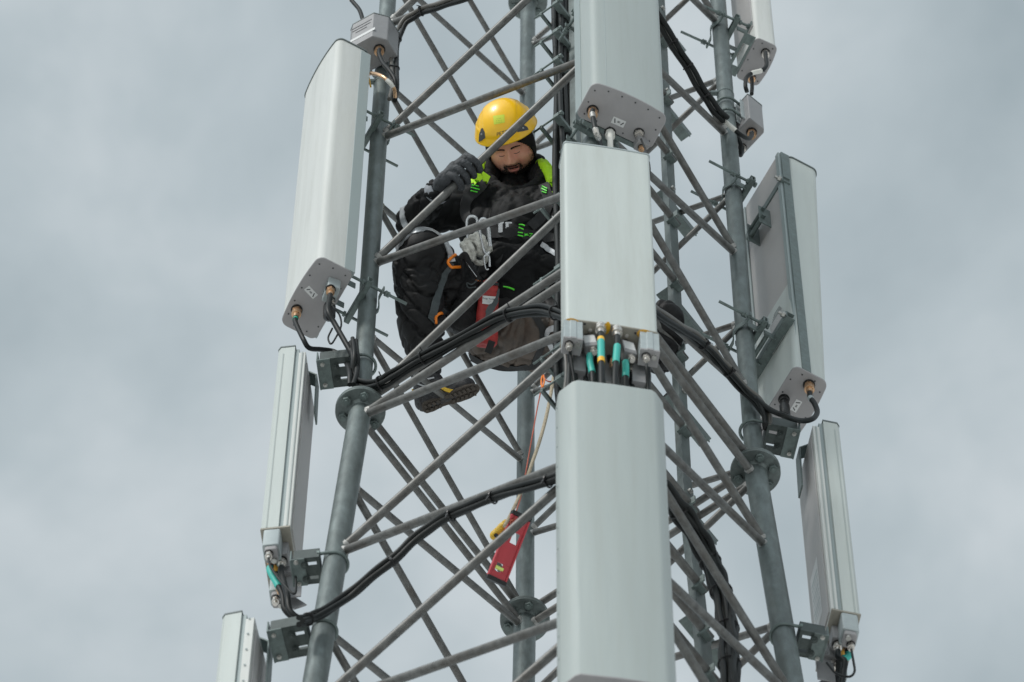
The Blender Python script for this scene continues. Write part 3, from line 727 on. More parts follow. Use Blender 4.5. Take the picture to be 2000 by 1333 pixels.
def antenna_foot(root, Pn, z0, hd, hw, s, boxes=True):
    """connector plate, two control units and plugs under a narrow antenna; s is the near side"""
    zb = z0
    mb = MB(); mb.prism([(-hw * 1.02, -hd), (hw * 1.02, -hd), (hw * 1.02, hd), (-hw * 1.02, hd)], zb - 0.014, zb - 0.001, Pn); mb.build('end_cap', M['plate'], root, smooth=0, bevel=0.002)
    for i, (u, v) in enumerate(((s * (hw - 0.035), 0.012), (-s * (hw - 0.04), 0.012))):
        mb = MB(); F = lambda a, b, w, u=u, v=v: Pn(u + a, v + b, w)
        mb.prism(rrect(0.072, 0.066, 0.008, 3), zb - 0.155, zb - 0.018, F); mb.build('control_unit', M['box'], root, smooth=32, bevel=0.003)
        mb = MB(); mb.prism(rrect(0.060, 0.05, 0.01, 3), zb - 0.185, zb - 0.1555, F); mb.build('unit_foot', M['cap'], root, smooth=32, bevel=0.003)
        connector(root, F(0.012, 0.008, zb - 0.185), (0, 0, -1), 0.0125, 'nickel', 0.05)
        mb = MB(); mb.hexnut(F(-0.016, -0.008, zb - 0.192), (0, 0, 1), 0.011, 0.016); mb.build('bolt', M['bolt'], root, smooth=30)
    for i, (u, v) in enumerate(((s * 0.045, -0.02), (-s * 0.03, -0.02))):
        mb = MB(); F = lambda a, b, w, u=u, v=v: Pn(u + a, v + b, w)
        mb.prism(rrect(0.056, 0.048, 0.006, 3), zb - 0.12, zb - 0.016, F); mb.build('angle_adapter', M['box_dark'], root, smooth=32, bevel=0.003)
        connector(root, F(0, 0, zb - 0.12), (0, 0, -1), 0.0145, 'nickel', 0.06)
    connector(root, Pn(s * 0.01, 0.03, zb - 0.012), (0, 0, -1), 0.0145, 'brass', 0.07)
A3, P3, z03, re3, hd3, hw3 = narrow('narrow white antenna seen edge on at the left leg, below the large rounded one', 'narrow antennas seen edge on', 'L', (-0.993, 0.11), (571, 678), 1, 0.64, 1033)
plate_mount(A3, 'L', zat(leg('L', 0.5).x, leg('L', 0.5).y, 722), P3.n, re3 - 0.005)
zq = zat(leg('L', -1.5).x * 1.02, leg('L', -1.5).y, 1110); plate_mount(A3, 'L', zq, P3.n, (P3(0, -hd3, 0) - leg('L', zq)).dot(P3.n) - 0.0, 0.10)
antenna_foot(A3, P3, z03, hd3, hw3, 1)
A11, P11, z011, re11, hd11, hw11 = narrow('narrow white antenna seen edge on at the right leg, below the antenna seen from behind', 'narrow antennas seen edge on', 'R', (0.975, 0.22), (1613, 824), -1, 0.49, 1200)
plate_mount(A11, 'R', zat(leg('R', 0.3).x, leg('R', 0.3).y, 850), P11.n, re11 - 0.005)
zq = zat(leg('R', -1.5).x * 1.02, leg('R', -1.5).y, 1250); plate_mount(A11, 'R', zq, P11.n, (P11(0, -hd11, 0) - leg('R', zq)).dot(P11.n), 0.10)
antenna_foot(A11, P11, z011, hd11, hw11, -1)
A4, P4, z04, re4, hd4, hw4 = narrow('pale antenna with a row of rivets cut off at the bottom left', 'narrow antennas seen edge on', 'L', (-0.98, 0.20), (466, 1197), 1, -1.93, 1700, dep=0.125, ribs=())
zq = zat(leg('L', -2).x, leg('L', -2).y, 1243); plate_mount(A4, 'L', zq, P4.n, (P4(0, -hd4 - 0.03, 0) - leg('L', zq)).dot(P4.n))
for i in range(6):
    mb = MB(); p = P4(hw4 + 0.0004, -hd4 + 0.018, -2.0 - 0.13 * i); mb.cyl(p, p + P4.t * 0.003, 0.0045, 8); mb.build('rivet', M['seam'], A4)
# barcode label on the back of the lower right antenna
mb = MB(); mb.box(P11(0.02, -hd11 - 0.0062, z011 + 0.42), 0.11, 0.0006, 0.5, P11.t, P11.n); lb = mb.build('label', M['paper'], A11, smooth=0)
mb = MB()
for i in range(9): mb.box(P11(0.02, -hd11 - 0.0067, z011 + 0.24 + 0.042 * i), 0.085, 0.0004, 0.006 + 0.006 * (i % 3), P11.t, P11.n)
mb.build('print', M['seam'], A11, smooth=0)

# ------------------------------------------------------------------ small radio units
def oct_box(name, label, P, w, d, ch, z0, z1, fins=False):
    root = empty(name, P(0, 0, z0), label, 'radio unit')
    sec = [(-w / 2, -d / 2), (-w / 2, d / 2 - ch * 0.4), (-w / 2 + ch * 0.5, d / 2), (w / 2 - ch, d / 2), (w / 2, d / 2 - ch), (w / 2, -d / 2)][::-1]
    mb = MB(); mb.prism(sec, z0, z1, P); mb.build('housing', M['box_dark'], root, smooth=0, bevel=0.004)
    mb = MB(); mb.prism([(u * 1.02, v * 1.02) for u, v in sec], z1 + 0.0006, z1 + 0.009, P); mb.build('top_cap', M['rim'], root, smooth=0, bevel=0.002)
    return root
n2_ = (-0.49, -0.87); c = atz(727, 104, 3.80); P2 = frame(c, n2_)
U2 = oct_box('radio_unit', 'grey box shaped radio unit on the top left leg, above the large rounded antenna', P2, 0.185, 0.145, 0.05, 3.80, 4.10)
mb = MB()
for i, w in enumerate((0.18, 0.16, 0.10)): mb.box(P2(-0.02, 0.0735, 4.03 - 0.035 * i), w * 0.6, 0.0008, 0.007, P2.t, P2.n)
mb.build('print', M['ink'], U2, smooth=0)
mb = MB(); mb.box(P2(-0.01, 0.0735, 3.88), 0.13, 0.0008, 0.03, P2.t, P2.n); mb.build('sticker', M['paper'], U2, smooth=0)
connector(U2, atz(741, 97, 3.80), (0, 0, -1), 0.020, 'brass', 0.06)
connector(U2, atz(715, 122, 3.80), (0, 0, -1), 0.012, 'yellow', 0.05)
ubolt(U2, 'L', 3.88, n2_); ubolt(U2, 'L', 4.03, n2_)
n9 = (0.75, 0.66); c = atz(1465, 272, 3.86); P9 = frame(c, n9); P9 = frame(P9(0.014, -0.022, 0), n9)
U9 = oct_box('radio_unit', 'small grey ribbed radio unit on the upper right leg, under the narrow white antenna', P9, 0.185, 0.10, 0.03, 3.86, 4.16)
for i in range(5):
    mb = MB(); mb.box(P9(-0.06 + 0.03 * i, -0.060, 4.01), 0.005, 0.022, 0.22, P9.t, P9.n); mb.build('cooling_fin', M['box'], U9, smooth=0)
connector(U9, atz(1468, 259, 3.86), (0, 0, -1), 0.019, 'brass', 0.06)
connector(U9, atz(1450, 288, 3.86), (0, 0, -1), 0.015, 'nickel', 0.04)
ubolt(U9, 'R', 3.95, n9); ubolt(U9, 'R', 4.10, n9)
# hose clips round the legs
for k, py, lab in (('L', 166, 'steel band clip round the left leg above the first braces'), ('R', 188, 'steel band clip round the right leg beside the ribbed radio unit')):
    z = zat(leg(k, 4).x, leg(k, 4).y, py); c = leg(k, z)
    hc = MB(); hc.tube([c - Vector((0, 0, 0.008)), c + Vector((0, 0, 0.008))], 0.0405, 28)
    s_ = -1
    hc.box(c + Vector((s_ * 0.052, -0.015, 0)), 0.03, 0.02, 0.022); hc.cyl(c + Vector((s_ * 0.045, -0.015, 0)), c + Vector((s_ * 0.085, -0.02, 0)), 0.007, 8)
    tag(hc.build('band_clip', M['steel'], None, smooth=30), lab, 'band clip')

# ------------------------------------------------------------------ cables
fLF = Vector((math.cos(math.pi + PHI), math.sin(math.pi + PHI), 0)); fF = Vector((math.cos(-math.pi / 2 + PHI), math.sin(-math.pi / 2 + PHI), 0))
nLF = (fLF + fF).normalized(); nFR = (fF + Vector((math.cos(PHI), math.sin(PHI), 0))).normalized()
def on_lf(px, py, out=0.03):
    p = atp(px, py, leg('L', 0), nLF)
    for _ in range(4): p = atp(px, py, leg('L', p.z) + nLF * out, nLF)
    return p
def on_fr(px, py, out=0.03):
    p = atp(px, py, leg('R', 0), nFR)
    for _ in range(4): p = atp(px, py, leg('R', p.z) + nFR * out, nFR)
    return p
def bundle(name, label, path, offs, r, ties=(), group='black cable bundles tied to the bracing', mats=None):
    """path: world points of the bundle's centre; offs: (a, b) offsets across it; ties: fractions along the path"""
    pts = spline(path, 9)
    root = empty(name, pts[0], label, 'cable bundle', group)
    fr = []; a = None
    for i, p in enumerate(pts):
        t = (pts[min(i + 1, len(pts) - 1)] - pts[max(i - 1, 0)]).normalized()
        if a is None: a = t.cross(FW).normalized()
        a = (a - t * a.dot(t)).normalized(); fr.append((p, t, a, t.cross(a)))
    n = len(pts)
    for j, (u, v) in enumerate(offs):
        rr = r[j % len(r)] if isinstance(r, (list, tuple)) else r
        q = []
        for i, (p, t, a, b) in enumerate(fr):
            k = 1 + 0.16 * math.sin(i * 0.45 + j * 2.1); k2 = 1 + 0.16 * math.cos(i * 0.37 + j * 1.3)
            q.append(p + a * (u * k) + b * (v * k2))
        mb = MB(); mb.tube(q, rr, 12); mb.build('cable', (mats or [M['cable']])[j % len(mats or [1])], root)
    rm = max(r) if isinstance(r, (list, tuple)) else r
    us_, vs_ = [u for u, v in offs], [v for u, v in offs]
    cu, cv = (max(us_) + min(us_)) / 2, (max(vs_) + min(vs_)) / 2
    ru, rv = (max(us_) - min(us_)) / 2 + rm * 1.02, (max(vs_) - min(vs_)) / 2 + rm * 1.02
    for f in ties:
        p, t, a, b = fr[min(n - 1, int(f * (n - 1)))]
        mb = MB(); ring = []
        for k in range(21):
            q = 2 * math.pi * k / 20; c_, s_ = math.cos(q), math.sin(q)
            ring.append(p + a * (cu + ru * math.copysign(abs(c_) ** .85, c_)) + b * (cv + rv * math.copysign(abs(s_) ** .85, s_)))
        mb.tube([x + t * 0.0 for x in ring], 0.0036, 6)
        mb.box(ring[3], 0.011, 0.013, 0.012, t, a, b); mb.box(ring[3] + (ring[3] - p).normalized() * 0.012, 0.005, 0.002, 0.022, t, a, b)
        mb.build('cable_tie', M['tie'], root, smooth=0)
    return root
C3_ = [(-0.0105, 0), (0.0105, 0.003), (0.0, 0.018), (0.002, -0.017)]
bundle('cable_bundle', 'four black cables tied along the brace from the left leg flange up to the worker',
       [on_lf(690, 668, 0.10), on_lf(694, 700, 0.09), on_lf(693, 738, 0.05), on_lf(712, 754, 0.035)] + [on_lf(*q, 0.04) for q in ((740, 750), (770, 734), (815, 706), (867, 680), (925, 648), (986, 618), (1045, 606), (1083, 612), (1120, 626))],
       C3_, [0.0096, 0.0096, 0.009], (0.35, 0.52, 0.76, 0.92))
bundle('cable_bundle', 'three black cables curving from the lower left antenna across the leg up to the centre',
       [on_lf(583, 1214, 0.16), on_lf(604, 1208, 0.11), on_lf(630, 1196, 0.085)] + [on_lf(*q, 0.045) for q in ((675, 1167), (720, 1130), (769, 1091), (810, 1053), (851, 1022), (898, 997), (941, 979), (988, 961), (1065, 940), (1125, 915))],
       [(-0.0115, 0), (0.0115, 0.003), (0.0, 0.0185)], [0.0110, 0.0105], (0.06, 0.41, 0.64, 0.80, 0.93))
bundle('cable_bundle', 'cables running down right from behind the middle white antenna to the right leg',
       [on_fr(*q, 0.035) for q in ((1240, 578), (1278, 608), (1324, 638), (1355, 657), (1382, 680), (1400, 700), (1418, 721), (1454, 762))] + [on_fr(1482, 788, 0.06), on_fr(1497, 812, 0.08), on_fr(1500, 835, 0.07)],
       [(-0.012, 0), (0.013, 0.003), (0.0, 0.020)], [0.011, 0.0105], (0.36, 0.62), mats=[M['cable'], M['cable_grey'], M['cable']])
bundle('cable_bundle', 'thick bundle of cables hanging in a curve at the lower right bracing',
       [on_fr(*q, -0.10) for q in ((1270, 935), (1307, 975), (1335, 1010), (1362, 1050), (1385, 1095), (1403, 1140), (1414, 1180), (1421, 1225), (1424, 1270), (1426, 1330), (1428, 1400))],
       [(-0.028, 0.0), (0.0, 0.006), (0.027, 0.0), (-0.015, 0.026), (0.014, 0.028), (0.0, -0.022), (0.030, 0.03)], [0.0125, 0.0115, 0.0125], (0.17, 0.42, 0.55, 0.72, 0.86), mats=[M['cable'], M['cable_grey'], M['cable'], M['cable']])
bundle('cable_bundle', 'two black cables curving from the grey box up along the top left brace',
       [on_lf(766, 196, 0.05), on_lf(771, 160, 0.05)] + [on_lf(*q, 0.035) for q in ((769, 115), (774, 78), (787, 48), (806, 32), (827, 21), (862, 10), (905, -4), (980, -32))],
       [(-0.011, 0), (0.011, 0.003)], [0.0115, 0.010], (0.18, 0.34, 0.66), mats=[M['cable'], M['cable_grey']])
bundle('cable_bundle', 'pair of black cables slanting down from the top centre antenna to the right leg',
       [on_fr(*q, 0.045) for q in ((1255, -12), (1285, 36), (1322, 96), (1350, 140), (1376, 184), (1396, 212), (1416, 234))],
       [(-0.0125, 0), (0.0125, 0.002)], [0.0125, 0.0125], (0.30, 0.48, 0.70))
def cable(label, pts, r=0.0105, m='cable', group='jumper cables at the antennas', bands=()):
    mb = MB(); q = spline(pts, 10); mb.tube(q, r, 12)
    n = len(q)
    if not bands:
        o = mb.build('jumper_cable', M[m], None); return tag(o, label, 'cable', group)
    root = empty('jumper_cable', pts[0], label, 'cable', group); mb.build('cable_jacket', M[m], root)
    for f0, f1, bm_ in bands:
        i0, i1 = int(f0 * (n - 1)), max(int(f0 * (n - 1)) + 1, int(f1 * (n - 1)))
        b = MB(); b.tube(q[i0:i1 + 1], r * 1.12, 14); b.build('tape_band', M[bm_], root)
    return root
def P_(x, y, ref, dy=0.0): return aty(x, y, ref.y + dy)
# from the upper left antenna
s0 = P1(-0.085, 0.050, 0.97 - 0.012 - 0.085); dn = Vector((0, 0, -1))
Lp = leg('L', 0.4)
cable('black jumper cable with a green band from the outer plug of the large left antenna', [s0, s0 + dn * 0.05, P_(592, 662, s0), P_(604, 680, s0, .03), P_(628, 683, s0, .06), P_(652, 687, s0, .08), P_(671, 700, s0, .06), P_(682, 725, Lp, -.07), P_(683, 752, Lp, -.06)], 0.0105, bands=((0.03, 0.08, 'green'),))
s1 = P1r(0.022, 0.010, 0.97 - 0.012 - 0.147)
cable('black jumper cable from the control box under the large left antenna down to the leg', [s1, s1 + dn * 0.04, P_(641, 608, s1), P_(655, 635, s1, .03), P_(676, 672, s1, .06), P_(690, 698, Lp, -.08), P_(697, 724, Lp, -.07), P_(690, 752, Lp, -.06)], 0.0115)
s2 = P1r(-0.022, -0.012, 0.97 - 0.012 - 0.125)
cable('thin dark lead looping under the large left antenna', [s2, P_(655, 605, s2), P_(664, 618, s2), P_(666, 638, s2), P_(654, 663, s2), P_(646, 672, s2), P_(641, 660, s2), P_(649, 642, s2)], 0.004)
# right antenna
s3 = pc10 + dn * 0.085
Rp = leg('R', 0.3)
cable('black jumper cable looping from the right antenna plug down to the right leg', [s3, s3 + dn * 0.05, P_(1591, 789, s3), P_(1596, 806, s3), P_(1586, 819, s3, -.02), P_(1563, 822, s3, -.04), P_(1530, 812, Rp, -.10), P_(1500, 798, Rp, -.09), P_(1470, 772, Rp, -.07), P_(1440, 745, Rp, -.04)], 0.0115, bands=((0.12, 0.16, 'box'),))
# radio units
q2 = atz(741, 97, 3.80 - 0.06)
cable('black cable bending from the brass plug of the grey box round the left leg', [q2, q2 + dn * 0.06, P_(748, 124, q2), P_(760, 138, q2, -.01), P_(771, 156, q2), P_(773, 175, q2, .03), P_(768, 190, q2, .06)], 0.010)
q3 = atz(715, 122, 3.80 - 0.05)
cable('thin yellow green earth wire below the grey box on the left leg', [q3, P_(717, 140, q3), P_(721, 155, q3), P_(724, 170, q3)], 0.004, 'yellow')
cable('tan cable arching over the left leg below the grey box', [P_(706, 152, q2, .05), P_(725, 144, q2, -.03), P_(745, 149, q2, -.06), P_(760, 161, q2, -.05), P_(770, 175, q2, -.02), P_(772, 190, q2, .02)], 0.009, 'brass', bands=((0.55, 0.75, 'whitetape'),))
q4 = atz(1468, 259, 3.80)
cable('black cable with a white band entering the brass plug of the ribbed box', [q4, q4 + dn * 0.03, P_(1462, 271, q4, -.02), P_(1447, 264, q4, -.06), P_(1430, 250, q4, -.09), P_(1414, 236, q4, -.10), P_(1399, 219, q4, -.08)], 0.0105, bands=((0.6, 0.8, 'whitetape'),))
q5 = atz(1450, 288, 3.82)
cable('black cable hugging the right leg below the ribbed box', [q5, P_(1449, 299, q5), P_(1446, 303, q5, -.02), P_(1447, 285, q5, -.06), P_(1440, 268, q5, -.09), P_(1425, 254, q5, -.11), P_(1411, 240, q5, -.11)], 0.010, bands=((0.7, 0.9, 'whitetape'),))
q6 = atz(1495, 103, 4.80); q7 = atz(1462, 178, 4.35)
cable('grey cable bending from the top right antenna plug to the ribbed box', [q6, q6 + dn * 0.05, P_(1497, 128, q6), P_(1488, 138, q6), P_(1470, 143, q6), P_(1458, 152, q6), P_(1456, 168, q6), P_(1459, 180, q6, .02)], 0.010, bands=((0.45, 0.6, 'whitetape'),))
q8 = atz(1468, 152, 4.82)
cable('short black cable from the second plug of the top right antenna', [q8, q8 + dn * 0.05, P_(1469, 172, q8), P_(1468, 184, q8)], 0.0095)
cable('dark green banded cable at the top edge beside the left leg', [P_(680, -8, q2), P_(690, 5, q2), P_(702, 20, q2), P_(709, 40, q2)], 0.010, bands=((0.1, 0.25, 'whitetape'),))
# under the middle centre antenna
zb = -1.18 - 0.012
for i, (px_, py_, z_, ex, bands_, lab) in enumerate((
    (1173, 637, 0.075, (1175, 745), ((0.38, 0.47, 'yellow'), (0.47, 0.78, 'cyan'), (0.79, 0.86, 'yellow')), 'black coaxial cable with yellow and turquoise bands under the middle antenna'),
    (1205, 643, 0.075, (1201, 748), ((0.52, 0.82, 'cyan'),), 'black coaxial cable with one turquoise band, right of the yellow banded one'),
    (1151, 662, 0.16, (1158, 745), ((0.02, 0.98, 'cyan'),), 'coaxial cable with a turquoise band under the left angled adapter'),
    (1221, 675, 0.16, (1222, 752), ((0.02, 0.98, 'cyan'),), 'coaxial cable with a turquoise band under the right angled adapter'))):
    a = atz(px_, py_, zb - 0.0); a = Vector((a.x, a.y, zb - z_)); b = aty(ex[0], ex[1], a.y + 0.03); m_ = (a + b) / 2
    cable(lab, [a, a + dn * 0.06, a * 0.4 + b * 0.6 + Vector((0, -0.004, 0)), b, b + dn * 0.25 + Vector((0, 0.05, 0))], 0.0125 if i < 2 else 0.0115, bands=[(x * 0.62, y * 0.62, c_) for x, y, c_ in bands_], group='coaxial cables under the middle antenna')
for (px_, py_, ex, lab) in ((1114, 686, (1122, 752), 'thin grey lead below the left control box of the middle antenna'), (1263, 712, (1266, 768), 'thin grey lead below the right control box of the middle antenna')):
    a = aty(px_, py_, P6(0, 0, 0).y - 0.03); b = aty(ex[0], ex[1], P6(0, 0, 0).y + 0.03)
    cable(lab, [a, a + dn * 0.04, b, b + dn * 0.2 + Vector((0, 0.04, 0))], 0.006, 'cable', 'leads of the control boxes')
# under the top centre antenna
zb5 = 1.06 - 0.012
a = atz(1157.5, 216, zb5 - 0.085); cable('black jumper cable with a silver band under the top centre antenna', [a, a + dn * 0.06, aty(1164, 258, a.y + .02), aty(1170, 272, a.y + .10), aty(1172, 282, a.y + .22)], 0.011, bands=((0.22, 0.3, 'nickel'), (0.45, 0.7, 'nickel')))
a = atz(1191.5, 259, zb5 - 0.075); cable('short pale sleeved cable under the top centre antenna', [a, a + dn * 0.1, a + dn * 0.25 + Vector((0, .03, 0))], 0.012, 'whitetape')
a = atz(1252, 272, zb5 - 0.13); cable('thin black lead under the small box of the top centre antenna', [a, aty(1264, 303, a.y + .01), aty(1269, 330, a.y + .06), aty(1267, 356, a.y + .12)], 0.004)
# under the two narrow antennas
for (Pn, z_, s, hd, hw, lab, endpts) in (
    (P3, z03, 1, hd3, hw3, 'of the lower left antenna', [(551, 1160), (556, 1190), (575, 1206), (604, 1208)]),
    (P11, z011, -1, hd11, hw11, 'of the lower right antenna', [(1640, 1290), (1638, 1310), (1634, 1340), (1630, 1365)])):
    Q = Pn(s * 0.01, 0.03, z_ - 0.085)
    cable('coaxial cable with a turquoise band at the plugs ' + lab, [Q, Q + dn * 0.05] + [P_(x, y, Q, .02 * i) for i, (x, y) in enumerate(endpts)], 0.012, bands=((0.1, 0.35, 'cyan'),))
    Q = Pn(s * 0.045, -0.02, z_ - 0.18)
    cable('black coaxial cable leaving the angled adapter ' + lab, [Q, Q + dn * 0.05] + [P_(x + 10, y + 2, Q, .02 * i) for i, (x, y) in enumerate(endpts)], 0.012)
    u = s * (hw - 0.035) + 0.012; Q = Pn(u, 0.02, z_ - 0.235)
    px0, py0 = pix(Q)
    if s == 1: mid = [(px0 + 6, py0 + 18), (px0 + 28, py0 + 48), (px0 + 50, py0 + 68), (px0 + 54, py0 + 50), (px0 + 52, py0 + 25)]
    else: mid = [(px0 + 4, py0 + 22), (px0 + 6, py0 + 42), (px0 - 5, py0 + 52), (px0 - 30, py0 + 45), (px0 - 48, py0 + 25)]
    cable('thin black control lead looping below the box ' + lab, [Q] + [P_(x, y, Q) for x, y in mid], 0.0048)

# ------------------------------------------------------------------ the worker
M['skin'] = mat('skin', (0.86, 0.43, 0.31), 0.5, 0, 0.12, 45, 0.25, 500, dirt=((0.80, 0.29, 0.21), 14, 0.46, 0.2, 0.7), sss=0.1)
M['lip'] = mat('lip', (0.62, 0.22, 0.18), 0.45, 0, 0.1, 60)
M['mouth'] = mat('mouth_dark', (0.03, 0.01, 0.01), 0.6)
M['beard'] = mat('beard_hair', (0.025, 0.016, 0.012), 0.7, 0, 0.5, 90)
M['jacket'] = mat('jacket_fabric', (0.004, 0.0045, 0.005), 0.7, 0, 0.4, 12, 0.5, 260, sheen=0.0, spec=0.22)
M['trouser'] = mat('trouser_fabric', (0.0065, 0.0065, 0.007), 0.6, 0, 0.4, 10, 0.5, 300, spec=0.3)
M['trouser_seat_lit'] = mat('trouser_seat_warm_light', (0.060, 0.045, 0.034), 0.5, 0, 0.6, 9, 0.5, 300, spec=0.5)  # same black fabric, warm light from below put into its colour
M['fleece'] = mat('black_fleece', (0.008, 0.008, 0.009), 0.9, 0, 0.4, 30, 0.8, 300)
M['hivis'] = mat('hi_vis_lime', (0.50, 0.88, 0.02), 0.6, 0, 0.08, 20, 0.3, 200)
M['reflex'] = mat('reflective_tape', (0.42, 0.44, 0.46), 0.35, 0.3, 0.15, 40, 0.2, 300)
M['glove'] = mat('grey_glove', (0.045, 0.050, 0.056), 0.7, 0, 0.4, 30, 0.8, 300)
M['glove_cuff'] = mat('glove_cuff', (0.30, 0.32, 0.35), 0.7, 0, 0.2, 30, 0.5, 300)
M['glove_white'] = mat('white_glove', (0.66, 0.66, 0.61), 0.75, 0, 0.2, 40, 0.8, 200, dirt=((0.16, 0.15, 0.13), 28, 0.48, 0.2, 0.9))
M['helmet'] = mat('helmet_yellow', (0.93, 0.53, 0.003), 0.33, 0, 0.03, 10, 0.03, 200, coat=0.25)
M['vent'] = mat('vent_grey', (0.05, 0.055, 0.06), 0.5)
M['stick_y'] = mat('sticker_lime', (0.62, 0.72, 0.05), 0.5)
M['strap'] = mat('webbing_black', (0.012, 0.013, 0.014), 0.7, 0, 0.3, 60, 0.6, 400)
M['strap_grey'] = mat('webbing_grey', (0.055, 0.068, 0.072), 0.65, 0, 0.2, 60, 0.6, 400)
M['limegreen'] = mat('lime_green_mark', (0.12, 0.85, 0.05), 0.5)
M['alloy'] = mat('alloy', (0.60, 0.62, 0.64), 0.25, 0.85, 0.12, 60)
M['orange'] = mat('orange_buckle', (0.85, 0.22, 0.01), 0.4)
M['red'] = mat('red_pouch', (0.30, 0.022, 0.02), 0.6, 0, 0.25, 12, 0.6, 200)
M['rope'] = mat('tan_rope', (0.42, 0.36, 0.26), 0.85, 0, 0.45, 250, 1.0, 500)
M['cord'] = mat('orange_cord', (0.42, 0.10, 0.06), 0.7, 0, 0.3, 120)
M['level'] = mat('red_level', (0.50, 0.055, 0.07), 0.38, 0.1, 0.08, 15)
M['knifeyellow'] = mat('yellow_rubber', (0.66, 0.42, 0.03), 0.55, 0, 0.2, 25)
M['sole'] = mat('boot_sole', (0.050, 0.041, 0.033), 0.8, 0, 0.45, 30, 0.8, 150)
M['boot'] = mat('boot_leather', (0.018, 0.018, 0.02), 0.5, 0, 0.4, 30, 0.6, 200)

def organic(name, mb, m, parent, voxel, smooth=4, fn=None, mats=None):
    t = mb.build('tmp', m, None, smooth=60)
    md = t.modifiers.new('r', 'REMESH'); md.mode = 'VOXEL'; md.voxel_size = voxel; md.use_smooth_shade = True
    if smooth: sm = t.modifiers.new('s', 'SMOOTH'); sm.iterations = smooth; sm.factor = 0.5
    bpy.context.view_layer.update()
    me = bpy.data.meshes.new_from_object(t.evaluated_get(bpy.context.evaluated_depsgraph_get()))
    bpy.data.objects.remove(t)
    o0 = origin_of(parent)
    if fn:
        nn = [v.normal.copy() for v in me.vertices]
        for v, n in zip(me.vertices, nn): v.co = v.co + n * fn(v.co)
    me.name = name
    for v in me.vertices: v.co = v.co - o0
    me.polygons.foreach_set('use_smooth', [True] * len(me.polygons))
    me.materials.clear(); me.materials.append(m); me.update()
    o = bpy.data.objects.new(name, me); col.objects.link(o)
    if parent is not None: o.parent = parent; o['_w'] = list(o0)
    return o
def folds(amp, f=(9, 9, 9), sharp=2.0, fine=0.25):
    fx, fy, fz = f
    def fn(c):
        p = Vector((c.x * fx, c.y * fy, c.z * fz))
        w = Vector((noise.noise(p * 0.5), noise.noise(p * 0.5 + Vector((7, 0, 0))), noise.noise(p * 0.5 + Vector((0, 9, 0)))))
        a = noise.noise(p + w * 1.4); b = noise.noise(p * 2.3 + w * 2)
        cr = max(0.0, 1 - abs(a) * 4.5) ** 1.5; c2 = max(0.0, 1 - abs(b) * 4.5) ** 1.5
        return amp * (0.30 - cr - fine * 1.4 * c2 + 0.5 * noise.noise(p * 0.6))
    return fn
class Aim:
    """points on a surface found along lines of sight"""
    def __init__(s, objs):
        from mathutils.bvhtree import BVHTree
        vs = []; ps = []
        for o in objs:
            o0 = origin_of(o) if o.parent is None or True else Vector()
            off = Vector(o['_w']) if '_w' in o else Vector(o.location)
            b = len(vs); vs += [v.co + off for v in o.data.vertices]; ps += [tuple(b + i for i in p.vertices) for p in o.data.polygons]
        s.t = BVHTree.FromPolygons(vs, ps)
    def __call__(s, px, py, off=0.003, fb=None):
        d = ray(px, py).normalized()
        h, n, i, dd = s.t.ray_cast(CAM, d)
        if h is None:
            if fb is None: return None, None
            return ad(px, py, fb), -d
        if n.dot(d) > 0: n = -n
        return h + n * off, n
def ribbon(name, aim, pts, w, m, parent, off=0.004, k=8, fb=None, th=0.002):
    q = []
    P2_ = spline([Vector((x, y, 0)) for x, y in pts], k)
    for p in P2_:
        h, n = aim(p.x, p.y, off, fb)
        if h is not None: q.append((h, n))
    if len(q) < 2: return None
    # smooth depth
    hs = [h for h, n in q]
    for _ in range(3): hs = [hs[0]] + [(hs[i - 1] + hs[i] * 2 + hs[i + 1]) / 4 for i in range(1, len(hs) - 1)] + [hs[-1]]
    ns = [n for h, n in q]
    for _ in range(4): ns = [ns[0]] + [(ns[i - 1] + ns[i] + ns[i + 1]).normalized() for i in range(1, len(ns) - 1)] + [ns[-1]]
    vs = []; fs = []
    for i, h in enumerate(hs):
        t = (hs[min(i + 1, len(hs) - 1)] - hs[max(i - 1, 0)]).normalized(); b = ns[i].cross(t).normalized()
        ww = w[min(i * len(w) // len(hs), len(w) - 1)] if isinstance(w, (list, tuple)) else w
        h = h + ns[i] * 0.002
        vs += [h + b * ww / 2, h - b * ww / 2, h - b * ww / 2 - ns[i] * th * 3, h + b * ww / 2 - ns[i] * th * 3]
    for i in range(len(hs) - 1):
        a = i * 4
        for j in range(4): fs.append((a + j, a + (j + 1) % 4, a + 4 + (j + 1) % 4, a + 4 + j))
    fs += [(0, 1, 2, 3), tuple(len(vs) - 4 + j for j in (3, 2, 1, 0))]
    mb = MB(); mb.add(vs, fs); return mb.build(name, m, parent, smooth=50)
def patch(name, aim, poly, m, parent, off=0.003, n=7, fb=None):
    """a cloth patch laid on the surface inside a 4-cornered outline of sight lines"""
    (x0, y0), (x1, y1), (x2, y2), (x3, y3) = poly; vs = []; fs = []
    for j in range(n + 1):
        for i in range(n + 1):
            a, b = i / n, j / n
            x = (x0 * (1 - a) + x1 * a) * (1 - b) + (x3 * (1 - a) + x2 * a) * b; y = (y0 * (1 - a) + y1 * a) * (1 - b) + (y3 * (1 - a) + y2 * a) * b
            h, nn = aim(x, y, off, fb)
            if h is None: h = ad(x, y, 0.3)
            vs.append(h)
    for j in range(n):
        for i in range(n): fs.append((j * (n + 1) + i, j * (n + 1) + i + 1, (j + 1) * (n + 1) + i + 1, (j + 1) * (n + 1) + i))
    mb = MB(); mb.add(vs, fs); return mb.build(name, m, parent, smooth=50, fix=False)

